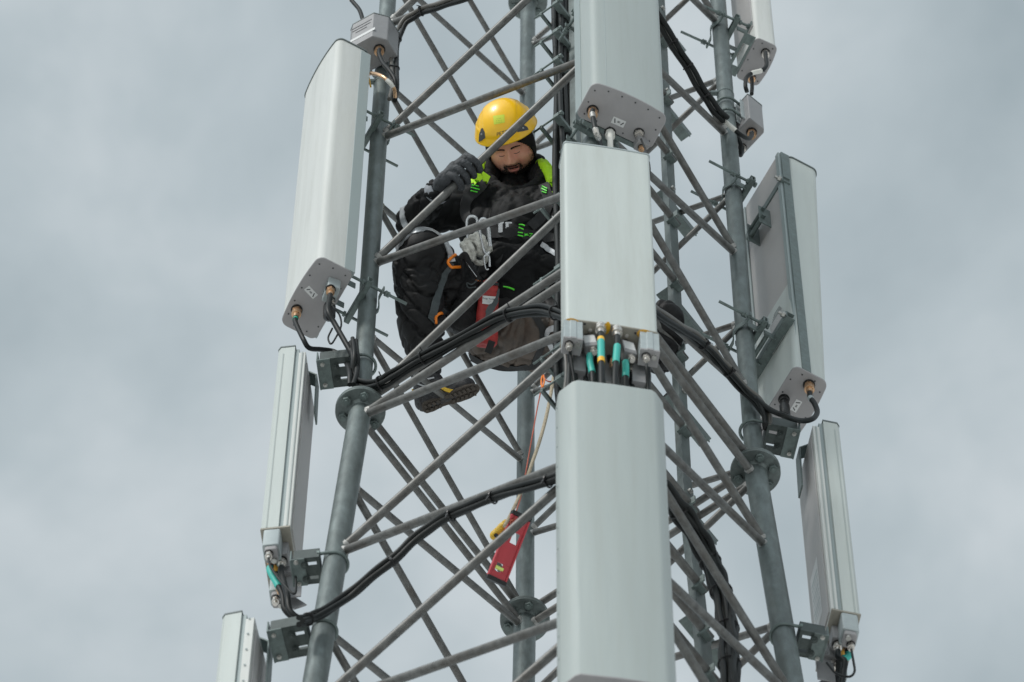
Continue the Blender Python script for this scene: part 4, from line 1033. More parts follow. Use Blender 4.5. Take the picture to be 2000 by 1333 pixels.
J = {k: ad(*v) for k, v in dict(
    pel=(1000, 636, 0.14), pt=(1003, 590, 0.18), bel=(1005, 530, 0.25), ch=(1008, 462, 0.33), uc=(1010, 426, 0.46), nk=(1008, 352, 0.72),
    sr=(930, 398, 0.42), sl=(1084, 400, 0.40), er=(806, 432, 0.28), wr=(857, 371, 0.07), el=(1090, 535, 0.17), wl=(962, 497, 0.10),
    hr=(945, 628, 0.14), hl=(1065, 645, 0.08), kr=(822, 490, -0.05), kr2=(812, 520, -0.07), mr=(822, 625, -0.15), ar=(830, 722, -0.24), kl=(1292, 652, -0.22), al=(1165, 700, 0.20),
    tr=(880, 560, 0.04), tl=(1175, 655, -0.06)).items()}
HC = ad(997, 284, 0.64)
al_, ro_ = R(24), R(15)
F0 = -FW * math.cos(al_) - UP * math.sin(al_); T0 = UP * math.cos(al_) - FW * math.sin(al_)
HX = (RT * math.cos(ro_) + T0 * math.sin(ro_)).normalized(); HT = (T0 * math.cos(ro_) - RT * math.sin(ro_)).normalized(); HF = F0
yw = R(-4); HX, HF = HX * math.cos(yw) - HF * math.sin(yw), HF * math.cos(yw) + HX * math.sin(yw)
def hp(x, f, t): return HC + (HX * x + HF * f + HT * t) * 1.08
def gs(x, t, cx, ct, sx, st): return math.exp(-((x - cx) / sx) ** 2 / 2 - ((t - ct) / st) ** 2 / 2)
def head_surf(d):
    """unit direction (x, f, t) -> head local point"""
    x, f, t = d
    X, Fv, T = 0.094 * x, (0.088 if f > 0 else 0.102) * f, (0.122 if t < 0 else 0.118) * t
    # squarer face, full jaw
    if t < 0:
        X *= 1 + 0.10 * max(0, -t) * (1 if f > 0 else 0.3) - 0.16 * max(0, -t - 0.72) / 0.28
        Fv += 0.012 * (-t) * max(0, f)
    if f > 0:
        a = min(1.0, f * 1.6); s_ = abs(X)
        D = 0
        D += 0.0245 * gs(X, T, 0, -0.034, 0.0105, 0.0095)
        for k_, (tt, am) in enumerate(((-0.022, 0.015), (-0.010, 0.011), (0.002, 0.008), (0.012, 0.006))): D += am * 0.85 * gs(X, T, 0, tt, 0.0085, 0.0085)
        D += 0.010 * gs(s_, T, 0.0145, -0.038, 0.0065, 0.0065)
        D -= 0.0135 * gs(s_, T, 0.031, 0.004, 0.0125, 0.0085); D += 0.0075 * gs(s_, T, 0.031, -0.001, 0.0105, 0.006)
        D += 0.0055 * gs(s_, T, 0.029, 0.022, 0.019, 0.0055); D += 0.006 * gs(s_, T, 0.045, -0.030, 0.016, 0.016)
        D += 0.0070 * gs(X, T, 0, -0.060, 0.019, 0.0045); D += 0.0095 * gs(X, T, 0, -0.0805, 0.018, 0.0055); D -= 0.012 * gs(X, T, 0, -0.0695, 0.019, 0.0038)
        D += 0.012 * gs(X, T, 0, -0.106, 0.022, 0.013); D += 0.004 * gs(X, T, 0, -0.05, 0.03, 0.01)
        D -= 0.004 * gs(s_, T, 0.026, -0.052, 0.006, 0.012)
        Fv += D * a
    return X, Fv, T
bmh = bmesh.new(); bmesh.ops.create_icosphere(bmh, subdivisions=6, radius=1.0)
hv = []; hloc = []
for v in bmh.verts:
    l = head_surf((v.co.x, v.co.y, v.co.z)); hloc.append(l); hv.append(hp(*l))
hf = [tuple(v.index for v in f.verts) for f in bmh.faces]; bmh.free()

body = MB()
def limb(b, ids, rs):
    for i in range(len(ids) - 1): b.capsule(J[ids[i]], J[ids[i + 1]], rs[i], rs[i + 1])
limb(body, ['pel', 'bel', 'ch', 'uc', 'nk'], [0.12, 0.13, 0.13, 0.10, 0.058])
body.capsule(J['nk'], HC - HT * 0.045 - HF * 0.035, 0.058, 0.055)
limb(body, ['uc', 'sr', 'er', 'wr'], [0.08, 0.06, 0.042, 0.030]); limb(body, ['uc', 'sl', 'el', 'wl'], [0.08, 0.06, 0.042, 0.030])
limb(body, ['pel', 'hr', 'kr', 'mr', 'ar'], [0.11, 0.085, 0.06, 0.055, 0.04]); limb(body, ['pel', 'hl', 'kl', 'al'], [0.11, 0.09, 0.06, 0.04])
worker = organic('person', body, M['skin'], None, 0.011, 3)
worker['_w'] = [0, 0, 0]
tag(worker, 'bearded worker in black clothing and yellow helmet crouching inside the tower, gripping a brace', 'person')
# the head is welded into the same mesh
me = worker.data; nv0 = len(me.vertices)
bmw = bmesh.new(); bmw.from_mesh(me)
nvs = [bmw.verts.new(p) for p in hv]
me.materials.append(M['lip']); me.materials.append(M['mouth'])
for f in hf:
    fc = bmw.faces.new([nvs[i] for i in f]); fc.smooth = True
    X = sum(hloc[i][0] for i in f) / 3; Fv = sum(hloc[i][1] for i in f) / 3; T = sum(hloc[i][2] for i in f) / 3
    if Fv > 0.05:
        w = 0.023 * math.sqrt(max(0, 1 - ((T + 0.070) / 0.0175) ** 2))
        if abs(X) < w:
            fc.material_index = 1
            if abs(T + 0.0690 + 0.08 * abs(X)) < 0.0036 and abs(X) < 0.019: fc.material_index = 2
bmw.to_mesh(me); bmw.free(); me.update()
W = worker
# beard: patch of short strands, plus a dark undercoat with a ragged edge
def beardness(X, Fv, T):
    if Fv < -0.01: return 0
    v = 0
    jaw = (-0.058 - T) / 0.022 + 0.55 * max(0, (abs(X) - 0.052) / 0.03)         # grows down the jaw
    v = max(v, min(1, jaw))
    if abs(X) > 0.070: v = max(v, 0.55 * min(1, (-0.012 - T) / 0.03))
    v = max(v, 1.3 * gs(abs(X), T, 0.012, -0.051, 0.016, 0.0045)); v = max(v, 1.2 * gs(abs(X), T, 0.031, -0.066, 0.006, 0.015))
    if abs(X) < 0.023 * math.sqrt(max(0, 1 - ((T + 0.070) / 0.0175) ** 2)): v = 0
    return v
mb = MB(); hair = MB(); rnd = random.Random(3)
for f in hf:
    X = sum(hloc[i][0] for i in f) / 3; Fv = sum(hloc[i][1] for i in f) / 3; T = sum(hloc[i][2] for i in f) / 3
    b_ = beardness(X, Fv, T)
    if b_ <= 0.02: continue
    c = hp(X, Fv, T); n_ = (hv[f[1]] - hv[f[0]]).cross(hv[f[2]] - hv[f[0]]).normalized()
    if n_.dot(c - HC) < 0: n_ = -n_
    nz = noise.noise(c * 160) * 0.35 + noise.noise(c * 60) * 0.3
    if b_ + nz > 0.80: mb.add([hv[i] + n_ * (0.0012 + 0.002 * min(1, b_)) for i in f], [(0, 1, 2)])
    k = int(b_ * 2.2 + rnd.random())
    for _ in range(k):
        p = c + n_ * 0.0005 + HX * rnd.uniform(-.0015, .0015) + HT * rnd.uniform(-.0015, .0015)
        d_ = (n_ * 0.7 - HT * 0.8 + HX * rnd.uniform(-.5, .5)).normalized() * rnd.uniform(0.003, 0.007 * min(1, b_ + 0.3)); s_ = d_.cross(n_).normalized() * 0.00035
        hair.add([p - s_, p + s_, p + d_], [(0, 1, 2)])
mb.add(hair.v, hair.f); mb.build('beard', M['beard'], W, smooth=60, fix=False)
hair = MB()
for sx in (-1, 1):
    for i in range(800):
        u = rnd.random(); X = sx * (0.012 + 0.036 * u); T = 0.0200 + 0.0032 * math.sin(u * 3.0) + rnd.uniform(-.0026, .0026) * (1.1 - 0.5 * u)
        x = X / 0.094; t = T / 0.118; fv = math.sqrt(max(0, 1 - x * x - t * t)); l = head_surf((x, fv, t)); p = hp(*l)
        d_ = (HX * sx * 0.8 + HF * 0.35 + HT * rnd.uniform(0, .5)).normalized() * 0.006; s_ = HT * 0.0007
        hair.add([p - s_ + HF * 0.0006, p + s_ + HF * 0.0006, p + d_], [(0, 1, 2)])
hair.build('eyebrows', M['beard'], W, smooth=60, fix=False)
for sx in (-1, 1):      # lowered lids with a dark lash line
    mb = MB(); pts = []
    for i in range(9):
        u = -1 + 2 * i / 8; X = sx * 0.031 + 0.0125 * u; T = -0.0035 - 0.0028 * (1 - u * u)
        x = X / 0.094; t = T / 0.122; fv = math.sqrt(max(0, 1 - x * x - t * t)); pts.append(hp(*head_surf((x, fv, t))) + HF * 0.0005)
    mb.tube(pts, 0.0013, 6, True, [0.0005] + [0.0014] * 7 + [0.0005]); mb.build('eyelashes', M['beard'], W)
# hood
mb = MB()
keep = []
for f in hf:
    X = sum(hloc[i][0] for i in f) / 3; Fv = sum(hloc[i][1] for i in f) / 3; T = sum(hloc[i][2] for i in f) / 3
    r_ = math.hypot(X / 0.086, (T + 0.037) / 0.088)
    if Fv > 0.0 and r_ < 1.0: continue
    keep.append(f)
mb.add([hp(l[0] * 1.07, l[1] * 1.06 + (0.003 if l[1] > 0 else 0), l[2] * 1.05) for l in hloc], keep)
ho = mb.build('hood', M['fleece'], W, smooth=60, fix=False)
sm = ho.modifiers.new('thick', 'SOLIDIFY'); sm.thickness = 0.006; sm.offset = 1
# helmet
def helm(phi_, s):
    """phi_: azimuth (0 = viewer right, 90 = front), s: 0 top .. 1 brim"""
    lim = R(88) + R(2) * math.sin(phi_)
    a = lim * s; x, f, t = math.sin(a) * math.cos(phi_), math.sin(a) * math.sin(phi_), math.cos(a)
    rx, rf, rt_ = 0.122, 0.140, 0.128
    k = 1.0
    if s > 0.82: k += 0.05 * ((s - 0.82) / 0.18) ** 1.6
    # raised centre panel and side step
    k += 0.018 * max(0, min(1, (0.60 - abs(x)) / 0.05)) * max(0, min(1, (0.86 - s) / 0.05))
    k += 0.020 * max(0, min(1, (s - 0.70) / 0.03)) * max(0, min(1, (abs(x) - 0.45) / 0.1))
    return Vector((rx * x * k, rf * f * k + 0.000, 0.066 + rt_ * t * k - 0.002 * max(0, f)))
def helm_w(phi_, s, o_=0.0):
    p = helm(phi_, s); c = Vector((0, 0.0, 0.066)); p = p + (p - c).normalized() * o_
    return hp(p.x, p.y, p.z)
NU, NV = 120, 60
mb = MB(); vs = [helm_w(0, 0)]; fs = []
for j in range(1, NV + 1):
    for i in range(NU): vs.append(helm_w(2 * math.pi * i / NU, j / NV))
for i in range(NU): fs.append((0, 1 + i, 1 + (i + 1) % NU))
for j in range(NV - 1):
    for i in range(NU):
        a = 1 + j * NU + i; b = 1 + j * NU + (i + 1) % NU; fs.append((a, a + NU, b + NU, b))
mb.add(vs, fs)
he = mb.build('helmet', M['helmet'], W, smooth=40); he['_w'] = [0, 0, 0]
sm = he.modifiers.new('shell', 'SOLIDIFY'); sm.thickness = 0.005; sm.offset = -1
aimH = Aim([he])
for cx_, cy_, w_, h_ in ((942, 263, 13, 24), (1021, 251, 22, 12)):
    mb = MB(); ring = []; pts = [(-.5, .5), (-.42, -.1), (-.15, -.5), (.1, -.5), (.38, -.1), (.5, .38), (0.0, .5)]
    vs = [aimH(cx_ + a * w_, cy_ + b * h_ - a * h_ * 0.25, 0.0022)[0] for a, b in pts]; c0 = aimH(cx_, cy_, 0.0026)[0]
    if all(v is not None for v in vs) and c0 is not None:
        mb.add(vs + [c0], [(i, (i + 1) % 7, 7) for i in range(7)]); v_ = mb.build('vent', M['vent'], W, smooth=60); v_.parent = he; v_['_w'] = [0, 0, 0]
        mb = MB(); mb.ball(c0, 0.005, 0.004, 0.002); v2 = mb.build('rivet', M['reflex'], W); v2.parent = he
so = patch('sticker', aimH, ((963, 227), (985, 224), (986, 240), (965, 244)), M['stick_y'], W, 0.0012); so.parent = he
text_lines = ((974, 231, 'ALARM', 0.010), (974, 235, 'www.alarm  112 00 0', 0.006), (975, 239, 'no 014 2 0 1 1', 0.006))
for cx_, cy_, s_, sz in ((974, 232, '- - - -', 0.009), (974.5, 236, '-- --- --', 0.008), (975, 239.5, '--- -- ---', 0.008)):
    tvs, tfs = text_geo(s_, sz)
    pv = [aimH(cx_ + v.x * 490, cy_ - v.y * 490 - v.x * 60, 0.0018)[0] for v in tvs]
    if all(p is not None for p in pv): mb = MB(); mb.add(pv, tfs); t_ = mb.build('print', M['ink'], W, smooth=0, fix=False); t_.parent = he
tvs, tfs = text_geo('PETZL', 0.0205)
pv = [aimH(983 + v.x * 490 * 0.95, 260 - v.y * 490 - v.x * 130, 0.0016)[0] for v in tvs]
if all(p is not None for p in pv): mb = MB(); mb.add(pv, tfs); t_ = mb.build('lettering', M['ink'], W, smooth=0, fix=False); t_.parent = he
mb = MB(); c0, n0 = aimH(1045, 262, 0.004)
if c0: mb.box(c0, 0.010, 0.014, 0.022, HX, HF, HT); v_ = mb.build('side_clip', mat('clip_red', (0.25, 0.04, 0.02), 0.5), W, smooth=0, bevel=0.002); v_.parent = he

# jacket
jk = MB()
limb(jk, ['pt', 'bel', 'ch', 'uc'], [0.165, 0.182, 0.182, 0.138])
limb(jk, ['uc', 'sr', 'er'], [0.13, 0.098, 0.075]); limb(jk, ['er', 'wr'], [0.075, 0.056]); limb(jk, ['uc', 'sl', 'el'], [0.13, 0.098, 0.082]); limb(jk, ['el', 'wl'], [0.082, 0.060])
jk.capsule(ad(935, 445, 0.34), ad(1075, 455, 0.33), 0.10, 0.10)
jk.capsule(J['uc'], J['nk'], 0.11, 0.075); jk.capsule(ad(965, 395, 0.50), ad(1055, 395, 0.49), 0.07, 0.07)
jacket = organic('jacket', jk, M['jacket'], W, 0.0075, 5, folds(0.012, (8, 8, 8), 2, 0.35)); jacket['_w'] = [0, 0, 0]
# trousers
tr = MB()
limb(tr, ['pel', 'hr', 'tr', 'kr'], [0.165, 0.135, 0.118, 0.098]); tr.capsule(J['kr'], J['kr2'], 0.098, 0.098); limb(tr, ['kr2', 'mr', 'ar'], [0.098, 0.098, 0.066])
limb(tr, ['pel', 'hl', 'tl', 'kl'], [0.165, 0.145, 0.115, 0.094]); limb(tr, ['kl', 'al'], [0.094, 0.07]); tr.capsule(ad(1294, 624, -0.26), ad(1288, 690, -0.26), 0.086, 0.088)
tr.capsule(ad(960, 655, 0.17), ad(1050, 672, 0.15), 0.13, 0.135)
trousers = organic('trousers', tr, M['trouser'], W, 0.0075, 5, folds(0.019, (7, 7, 7), 2, 0.4)); trousers['_w'] = [0, 0, 0]
trousers.data.materials.append(M['trouser_seat_lit'])
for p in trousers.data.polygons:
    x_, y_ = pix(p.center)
    if x_ > 868 and x_ < 1110 and y_ > 612 + 0.0006 * (x_ - 1000) ** 2 + 8 * noise.noise(p.center * 12): p.material_index = 1  # seat faces get the colour with the warm light painted in
# boots
bt = MB(); B0 = J['ar']
hl_ = ad(828, 786, -0.30); mdl = ad(868, 772, -0.31); toe = ad(912, 754, -0.30)
bt.capsule(B0 - (J['ar'] - J['mr']).normalized() * 0.05, B0, 0.062, 0.056); bt.capsule(B0, hl_, 0.054, 0.040); bt.capsule(B0, mdl, 0.044, 0.034)
bt.capsule(hl_, mdl, 0.040, 0.034); bt.capsule(mdl, toe, 0.034, 0.036)
bootr = organic('boot', bt, M['boot'], W, 0.005, 3, folds(0.005, (25, 25, 25)))
sd_ = (-FW * 0.75 - UP * 0.70).normalized(); ax_ = (toe - hl_).normalized(); sd_ = (sd_ - ax_ * sd_.dot(ax_)).normalized(); side = sd_.cross(ax_).normalized()
ln = (toe - hl_).length + 0.06; sb = MB()
out_ = [(-0.06, 0.0), (-0.045, 0.022), (0.0, 0.034), (0.12, 0.037), (0.30, 0.029), (0.45, 0.032), (0.62, 0.042), (0.80, 0.043), (0.92, 0.034), (1.0, 0.018), (1.02, 0.0)]
poly = [(a, w) for a, w in out_] + [(a, -w) for a, w in reversed(out_[1:-1])]
n_p = len(poly); vs = []
for dd in (0.030, 0.041):
    for a, w in poly: vs.append(hl_ + ax_ * ln * (a * 0.94 - 0.01) + side * w * 0.85 + sd_ * dd)
sb.add(vs, [(i, (i + 1) % n_p, n_p + (i + 1) % n_p, n_p + i) for i in range(n_p)] + [tuple(reversed(range(n_p))), tuple(range(n_p, 2 * n_p))])
for q in range(12):
    a = 0.0 + 0.082 * q
    if 0.28 < a < 0.46: continue
    w = 0.025 if a < 0.3 else 0.031
    for s_ in (-1, 1):
        c = hl_ + ax_ * (ln * (a * 0.94)) + sd_ * 0.044 + side * s_ * w * 0.52; sb.box(c, 0.011, w * 0.74, 0.008, (ax_ + side * s_ * 0.4).normalized(), (side - ax_ * s_ * 0.4).normalized(), sd_)
so_ = sb.build('sole', M['sole'], W, smooth=0); so_.parent = bootr
bl = MB(); a0 = J['al']; bl.capsule(a0, a0 + Vector((-0.03, 0.05, -0.08)), 0.055, 0.045); bl.capsule(a0 + Vector((-0.03, 0.05, -0.08)), a0 + Vector((-0.02, -0.14, -0.09)), 0.042, 0.036)
organic('boot', bl, M['boot'], W, 0.008, 3, folds(0.004, (25, 25, 25)))
# collar and hi-vis hood
ck = MB()
cpts = spline([ad(*q) for q in ((955, 322, .66), (951, 342, .58), (963, 362, .52), (985, 374, .47), (1010, 378, .46), (1034, 372, .47), (1053, 356, .52), (1061, 336, .58), (1056, 318, .66), (1030, 312, .80), (985, 314, .80), (955, 322, .66))], 3)
for i in range(len(cpts) - 1): ck.capsule(cpts[i], cpts[i + 1], 0.031, 0.031, 10)
ck.capsule(ad(950, 352, .60), ad(962, 332, .68), 0.036, 0.034); ck.capsule(ad(960, 345, .66), ad(968, 325, .76), 0.036, 0.036); ck.capsule(ad(1056, 345, .60), ad(1046, 330, .68), 0.036, 0.034); ck.capsule(ad(1048, 350, .62), ad(1038, 332, .76), 0.036, 0.036)
organic('collar', ck, M['fleece'], W, 0.006, 4, folds(0.006, (22, 22, 22)))
hk = MB(); pts = [ad(*q) for q in ((922, 364, .42), (926, 344, .50), (937, 328, .60), (960, 320, .74), (1000, 318, .80), (1042, 316, .74), (1063, 324, .60), (1076, 344, .50), (1082, 366, .42))]
q_ = spline(pts, 3)
for i in range(len(q_) - 1): hk.capsule(q_[i], q_[i + 1], 0.028, 0.028, 10)
organic('hi_vis_hood', hk, M['hivis'], W, 0.006, 3, folds(0.007, (20, 20, 20)))
aimJ = Aim([jacket]); aimT = Aim([trousers]); aimB = Aim([jacket, trousers])
for poly in (((941, 333), (958, 345), (950, 362), (943, 354)), ((926, 345), (938, 338), (944, 348), (926, 366)), ((1068, 352), (1078, 348), (1092, 372), (1078, 368)), ((1078, 376), (1092, 372), (1094, 384), (1080, 383))):
    patch('hi_vis_panel', aimJ, poly, M['hivis'], W, 0.008)
# reflective bands
ribbon('reflective_band', aimT, [(776, 486), (794, 463), (818, 451), (843, 450), (862, 463), (875, 487), (883, 512)], 0.030, M['reflex'], W, 0.006)
ribbon('reflective_band', aimJ, [(789, 402), (787, 418), (790, 434), (799, 448)], 0.034, M['reflex'], W, 0.005)
ribbon('reflective_band', aimJ, [(1066, 392), (1078, 400), (1096, 402)], 0.03, M['reflex'], W, 0.005)
ribbon('reflective_band', aimT, [(1094, 640), (1074, 645), (1070, 660), (1082, 685), (1096, 704)], 0.026, M['reflex'], W, 0.006)
ribbon('reflective_band', aimJ, [(1056, 477), (1068, 486), (1086, 500)], 0.022, M['reflex'], W, 0.010)
tvs, tfs = text_geo('SITE Ser', 0.036)
pv = [aimJ(1073 + v.x * 470 + v.y * 200, 418 - v.y * 400 + v.x * 190, 0.006, -0.3)[0] for v in tvs]
mb = MB(); mb.add(pv, tfs); mb.build('lettering', M['paper'], W, smooth=0, fix=False)
# harness
hs = [ribbon('harness_strap', aimJ, p, w, M['strap'], W, 0.007) for p, w in (
    ([(951, 350), (938, 366), (922, 380), (908, 398), (912, 425), (935, 448)], 0.045),
    ([(1058, 352), (1066, 372), (1072, 396), (1056, 425), (1035, 445)], 0.045),
    ([(925, 452), (960, 455), (1000, 456), (1040, 461), (1090, 468)], 0.048))]
for pts in ([(921, 366), (935, 368)], [(919, 370.5), (933, 372.5)], [(918, 375), (931, 377)], [(1059, 368), (1070, 371)], [(1059, 372.5), (1070, 375.5)], [(1059, 377), (1069, 380)],
            [(1013, 440), (1024, 444)], [(1012, 447), (1022, 451)], [(1011, 453), (1021, 457)], [(1011, 460), (1021, 463)]):
    r_ = ribbon('strap_mark', aimJ, pts, 0.0042, M['limegreen'], W, 0.012, 3)
tvs, tfs = text_geo('K7', 0.026)
pv = [aimJ(1031 + v.x * 480, 461 - v.y * 470 + v.x * 60, 0.013, -0.3)[0] for v in tvs]
mb = MB(); mb.add(pv, tfs); mb.build('lettering', M['limegreen'], W, smooth=0, fix=False)
ribbon('strap_mark', aimJ, [(984, 561), (994, 564), (1004, 569)], 0.004, M['limegreen'], W, 0.008, 3)
h_, n_ = aimJ(985, 451, 0.014)
mb = MB()
mb.box(h_ - RT * 0.014, 0.020, 0.042, 0.007, RT, UP, n_); mb.box(h_ + RT * 0.014, 0.014, 0.040, 0.007, RT, UP, n_)
mb.box(h_ - RT * 0.016 + UP * 0.022, 0.034, 0.008, 0.006, RT, UP, n_); mb.box(h_ + RT * 0.020 + UP * 0.021, 0.030, 0.007, 0.006, RT, UP, n_)
mb.build('buckle', M['alloy'], W, smooth=0, bevel=0.0015)
mb = MB(); mb.box(h_ + n_ * 0.002, 0.008, 0.034, 0.010, RT, UP, n_); mb.build('buckle_core', M['black'], W, smooth=0, bevel=0.002)
ribbon('leg_strap', aimT, [(882, 515), (868, 540), (856, 572), (848, 600), (842, 628)], [0.022, 0.026, 0.03, 0.036, 0.036], M['strap_grey'], W, 0.006)
def bent_clip(pts, r):
    mb = MB(); mb.tube(spline(pts, 6), r, 10); return mb.build('buckle', M['orange'], W, smooth=60)
A_ = lambda x, y, o=0.012: aimB(x, y, o, -0.25)[0]
bent_clip([A_(888, 503), A_(880, 506), A_(875, 514), A_(877, 521), A_(886, 523), A_(896, 520)], 0.0062)
bent_clip([A_(848, 634), A_(851, 623), A_(860, 617), A_(870, 619), A_(876, 626)], 0.0066)
# gloves
def finger(b, pts, r0=0.0115, r1=0.0095):
    q = spline(pts, 4); n = len(q)
    for i in range(n - 1):
        a = i / (n - 1); b.capsule(q[i], q[i + 1], r0 + (r1 - r0) * a, r0 + (r1 - r0) * (i + 1) / (n - 1), 10)
ba, bb = leg('L', Z['lf2']), leg('F', Z['f1']); bd = (bb - ba).normalized()
def bar_at(px):
    lo, hi = 0.0, 1.0
    for _ in range(40):
        m_ = (lo + hi) / 2
        if pix(ba + (bb - ba) * m_)[0] < px: lo = m_
        else: hi = m_
    return ba + (bb - ba) * lo
ev = (-FW - bd * (-FW).dot(bd)).normalized(); es = bd.cross(ev).normalized()
if es.dot(UP) < 0: es = -es
gr = MB(); rb_ = 0.0172
for i in range(4):
    c = bar_at(928 - 12.0 * i); rr = rb_ + 0.0155
    k_ = [0.040, 0.046, 0.044, 0.036][i]
    pts = [c + es * 0.052 + ev * 0.010 - bd * 0.012, c + es * k_ + ev * 0.032 - bd * 0.004, c + es * 0.016 + ev * (rr + 0.008), c - es * 0.012 + ev * (rr - 0.002), c - es * (rr - 0.004) + ev * 0.006, c - es * (rr - 0.010) - ev * 0.012]
    finger(gr, pts, 0.0165, 0.0140)
c = bar_at(892)
gr.capsule(J['wr'], bar_at(905) + es * 0.052 + ev * 0.004, 0.040, 0.030); gr.capsule(J['wr'], bar_at(884) + es * 0.050 + ev * 0.006, 0.040, 0.032)
gr.capsule(bar_at(926) + es * 0.048 + ev * 0.008, bar_at(892) + es * 0.050 + ev * 0.008, 0.024, 0.028)
finger(gr, [J['wr'] + (c - J['wr']) * 0.5 - ev * 0.01, bar_at(884) + es * 0.022 - ev * 0.030, bar_at(898) - es * 0.004 - ev * 0.034, bar_at(908) - es * 0.024 - ev * 0.022], 0.0155, 0.012)
gl = organic('glove', gr, M['glove'], W, 0.0035, 3, folds(0.0028, (45, 45, 45)))
cb = MB(); dW = (J['er'] - J['wr']).normalized(); cb.tube([J['wr'] - dW * 0.02, J['wr'] + dW * 0.005, J['wr'] + dW * 0.028], 0.05, 20, False, [0.045, 0.054, 0.056]); co = cb.build('glove_cuff', M['glove_cuff'], W, smooth=60); co.parent = gl
sm = co.modifiers.new('thick', 'SOLIDIFY'); sm.thickness = 0.004
g2 = MB()
g2.capsule(J['wl'], ad(935, 484, 0.06), 0.040, 0.036); g2.capsule(ad(935, 484, 0.06), ad(918, 478, 0.05), 0.036, 0.028)
for i, (kx, ky, mx, my, tx, ty) in enumerate(((931, 458, 944, 466, 946, 484), (921, 463, 934, 476, 937, 494), (911, 470, 922, 486, 926, 503), (903, 478, 911, 493, 916, 506))):
    finger(g2, [ad(kx + 8, ky + 6, .04), ad(kx, ky, .02), ad(mx, my, -.005), ad(tx, ty, .01)], 0.0135, 0.0115)
finger(g2, [ad(948, 500, .06), ad(945, 512, .03), ad(934, 514, .01), ad(925, 508, 0.0)], 0.014, 0.011)
g2o = organic('glove', g2, M['glove_white'], W, 0.0035, 3, folds(0.003, (45, 45, 45)))
cb = MB(); dW = (J['el'] - J['wl']).normalized(); cb.tube([J['wl'] - dW * 0.012, J['wl'] + dW * 0.03], 0.05, 20, False, [0.047, 0.060]); co = cb.build('glove_cuff', M['strap'], W, smooth=60); co.parent = g2o

# ------------------------------------------------------------------ what hangs on the worker
def tube_obj(name, pts, r, m, parent=None, k=8, n=10):
    mb = MB(); mb.tube(spline(pts, k), r, n); return mb.build(name, m, parent, smooth=60)
def carabiner(label, cx_, cy_, Y, w, h, tilt, r=0.0055):
    c = ad(cx_, cy_, Y); root = empty('carabiner', c, label, 'carabiner', 'carabiners at the worker chest')
    a = (UP * math.cos(tilt) + RT * math.sin(tilt)); b = (RT * math.cos(tilt) - UP * math.sin(tilt))
    pts = [c + a * h * y + b * w * x for x, y in ((.42, -.30), (.46, .0), (.48, .30), (.34, .46), (0.0, .5), (-.34, .44), (-.48, .25), (-.40, -.1), (-.28, -.40), (0, -.5), (.28, -.46))]
    tube_obj('frame', pts, r, M['alloy'], root, 6)
    mb = MB(); mb.cyl(c + a * h * -.30 + b * w * .42, c + a * h * .22 + b * w * .47, r * 1.35, 12); mb.build('gate', M['alloy'], root)
    return root
carabiner('big silver carabiner above the white glove, left of its twin', 921, 447, 0.02, 0.046, 0.105, 0.05, 0.0065)
carabiner('big silver carabiner with a long gate beside the white glove', 947, 462, -0.01, 0.040, 0.150, -0.12, 0.0065)
carabiner('small bright carabiner holding up the red pouch', 951, 513, -0.02, 0.024, 0.062, -0.05, 0.004)
# red pouch
root = empty('pouch', ad(955, 620, -.06), 'long red tool pouch with a white label hanging from the small carabiner', 'pouch')
top, botm = ad(957, 546, -.04), ad(948, 676, -.12); dz = (botm - top); a_ = dz.normalized(); s_ = a_.cross(-FW).normalized()
if s_.dot(RT) < 0: s_ = -s_
fr_ = s_.cross(a_).normalized()
if fr_.dot(FW) > 0: fr_ = -fr_
rb = MB(); prof = [(0.0, 0.012, 0.012), (0.06, 0.034, 0.028), (0.18, 0.040, 0.034), (0.5, 0.046, 0.038), (0.85, 0.050, 0.042), (0.97, 0.048, 0.040), (1.0, 0.040, 0.034)]
NR = 20; vs = []; fs = []
for t, wx, wy in prof:
    c = top + dz * t
    for i in range(NR):
        q = 2 * math.pi * i / NR; cq, sq = math.cos(q), math.sin(q)
        vs.append(c + s_ * (wx * math.copysign(abs(cq) ** .7, cq)) + fr_ * (wy * math.copysign(abs(sq) ** .7, sq)))
for j in range(len(prof) - 1):
    for i in range(NR): fs.append((j * NR + i, j * NR + (i + 1) % NR, (j + 1) * NR + (i + 1) % NR, (j + 1) * NR + i))
fs += [tuple(reversed(range(NR))), tuple((len(prof) - 1) * NR + i for i in range(NR))]
rb.add(vs, fs); pb = organic('bag', rb, M['red'], root, 0.004, 2, folds(0.004, (22, 22, 22)))
pb['_w'] = root['_w'][:] if not isinstance(root['_w'], list) else root['_w']
pb['_w'] = list(root['_w'])
aimP = Aim([pb])
lb = patch('label', aimP, ((943, 578), (968, 580), (961, 596), (942, 594)), M['paper'], root, 0.0025, 5)
for s__, cy_, sz in (('Snap Hook', 584, 0.0105), ('--------', 589, 0.010), ('-----', 592, 0.009)):
    tvs, tfs = text_geo(s__, sz); pv = [aimP(954 + v.x * 440, cy_ - v.y * 440 + v.x * 30, 0.004, -0.1)[0] for v in tvs]
    mb = MB(); mb.add(pv, tfs); t_ = mb.build('print', M['ink'], root, smooth=0, fix=False); t_.parent = lb
ribbon('side_strap', aimP, [(973, 566), (968, 590), (957, 606), (950, 632)], [0.012, 0.022, 0.03, 0.022], M['strap_grey'], root, 0.004)
ribbon('closing_strap', aimP, [(936, 553), (952, 556), (972, 556)], 0.012, M['strap'], root, 0.004)
mb = MB(); c = ad(934, 546, -.07); mb.ball(c, 0.012, 0.009, 0.012); mb.build('cord_lock', M['orange'], root)
mb = MB(); c = ad(957, 678, -.175)
mb.box(c, 0.03, 0.055, 0.004, (RT + UP * -0.35).normalized(), (UP + RT * 0.35).normalized(), -FW)
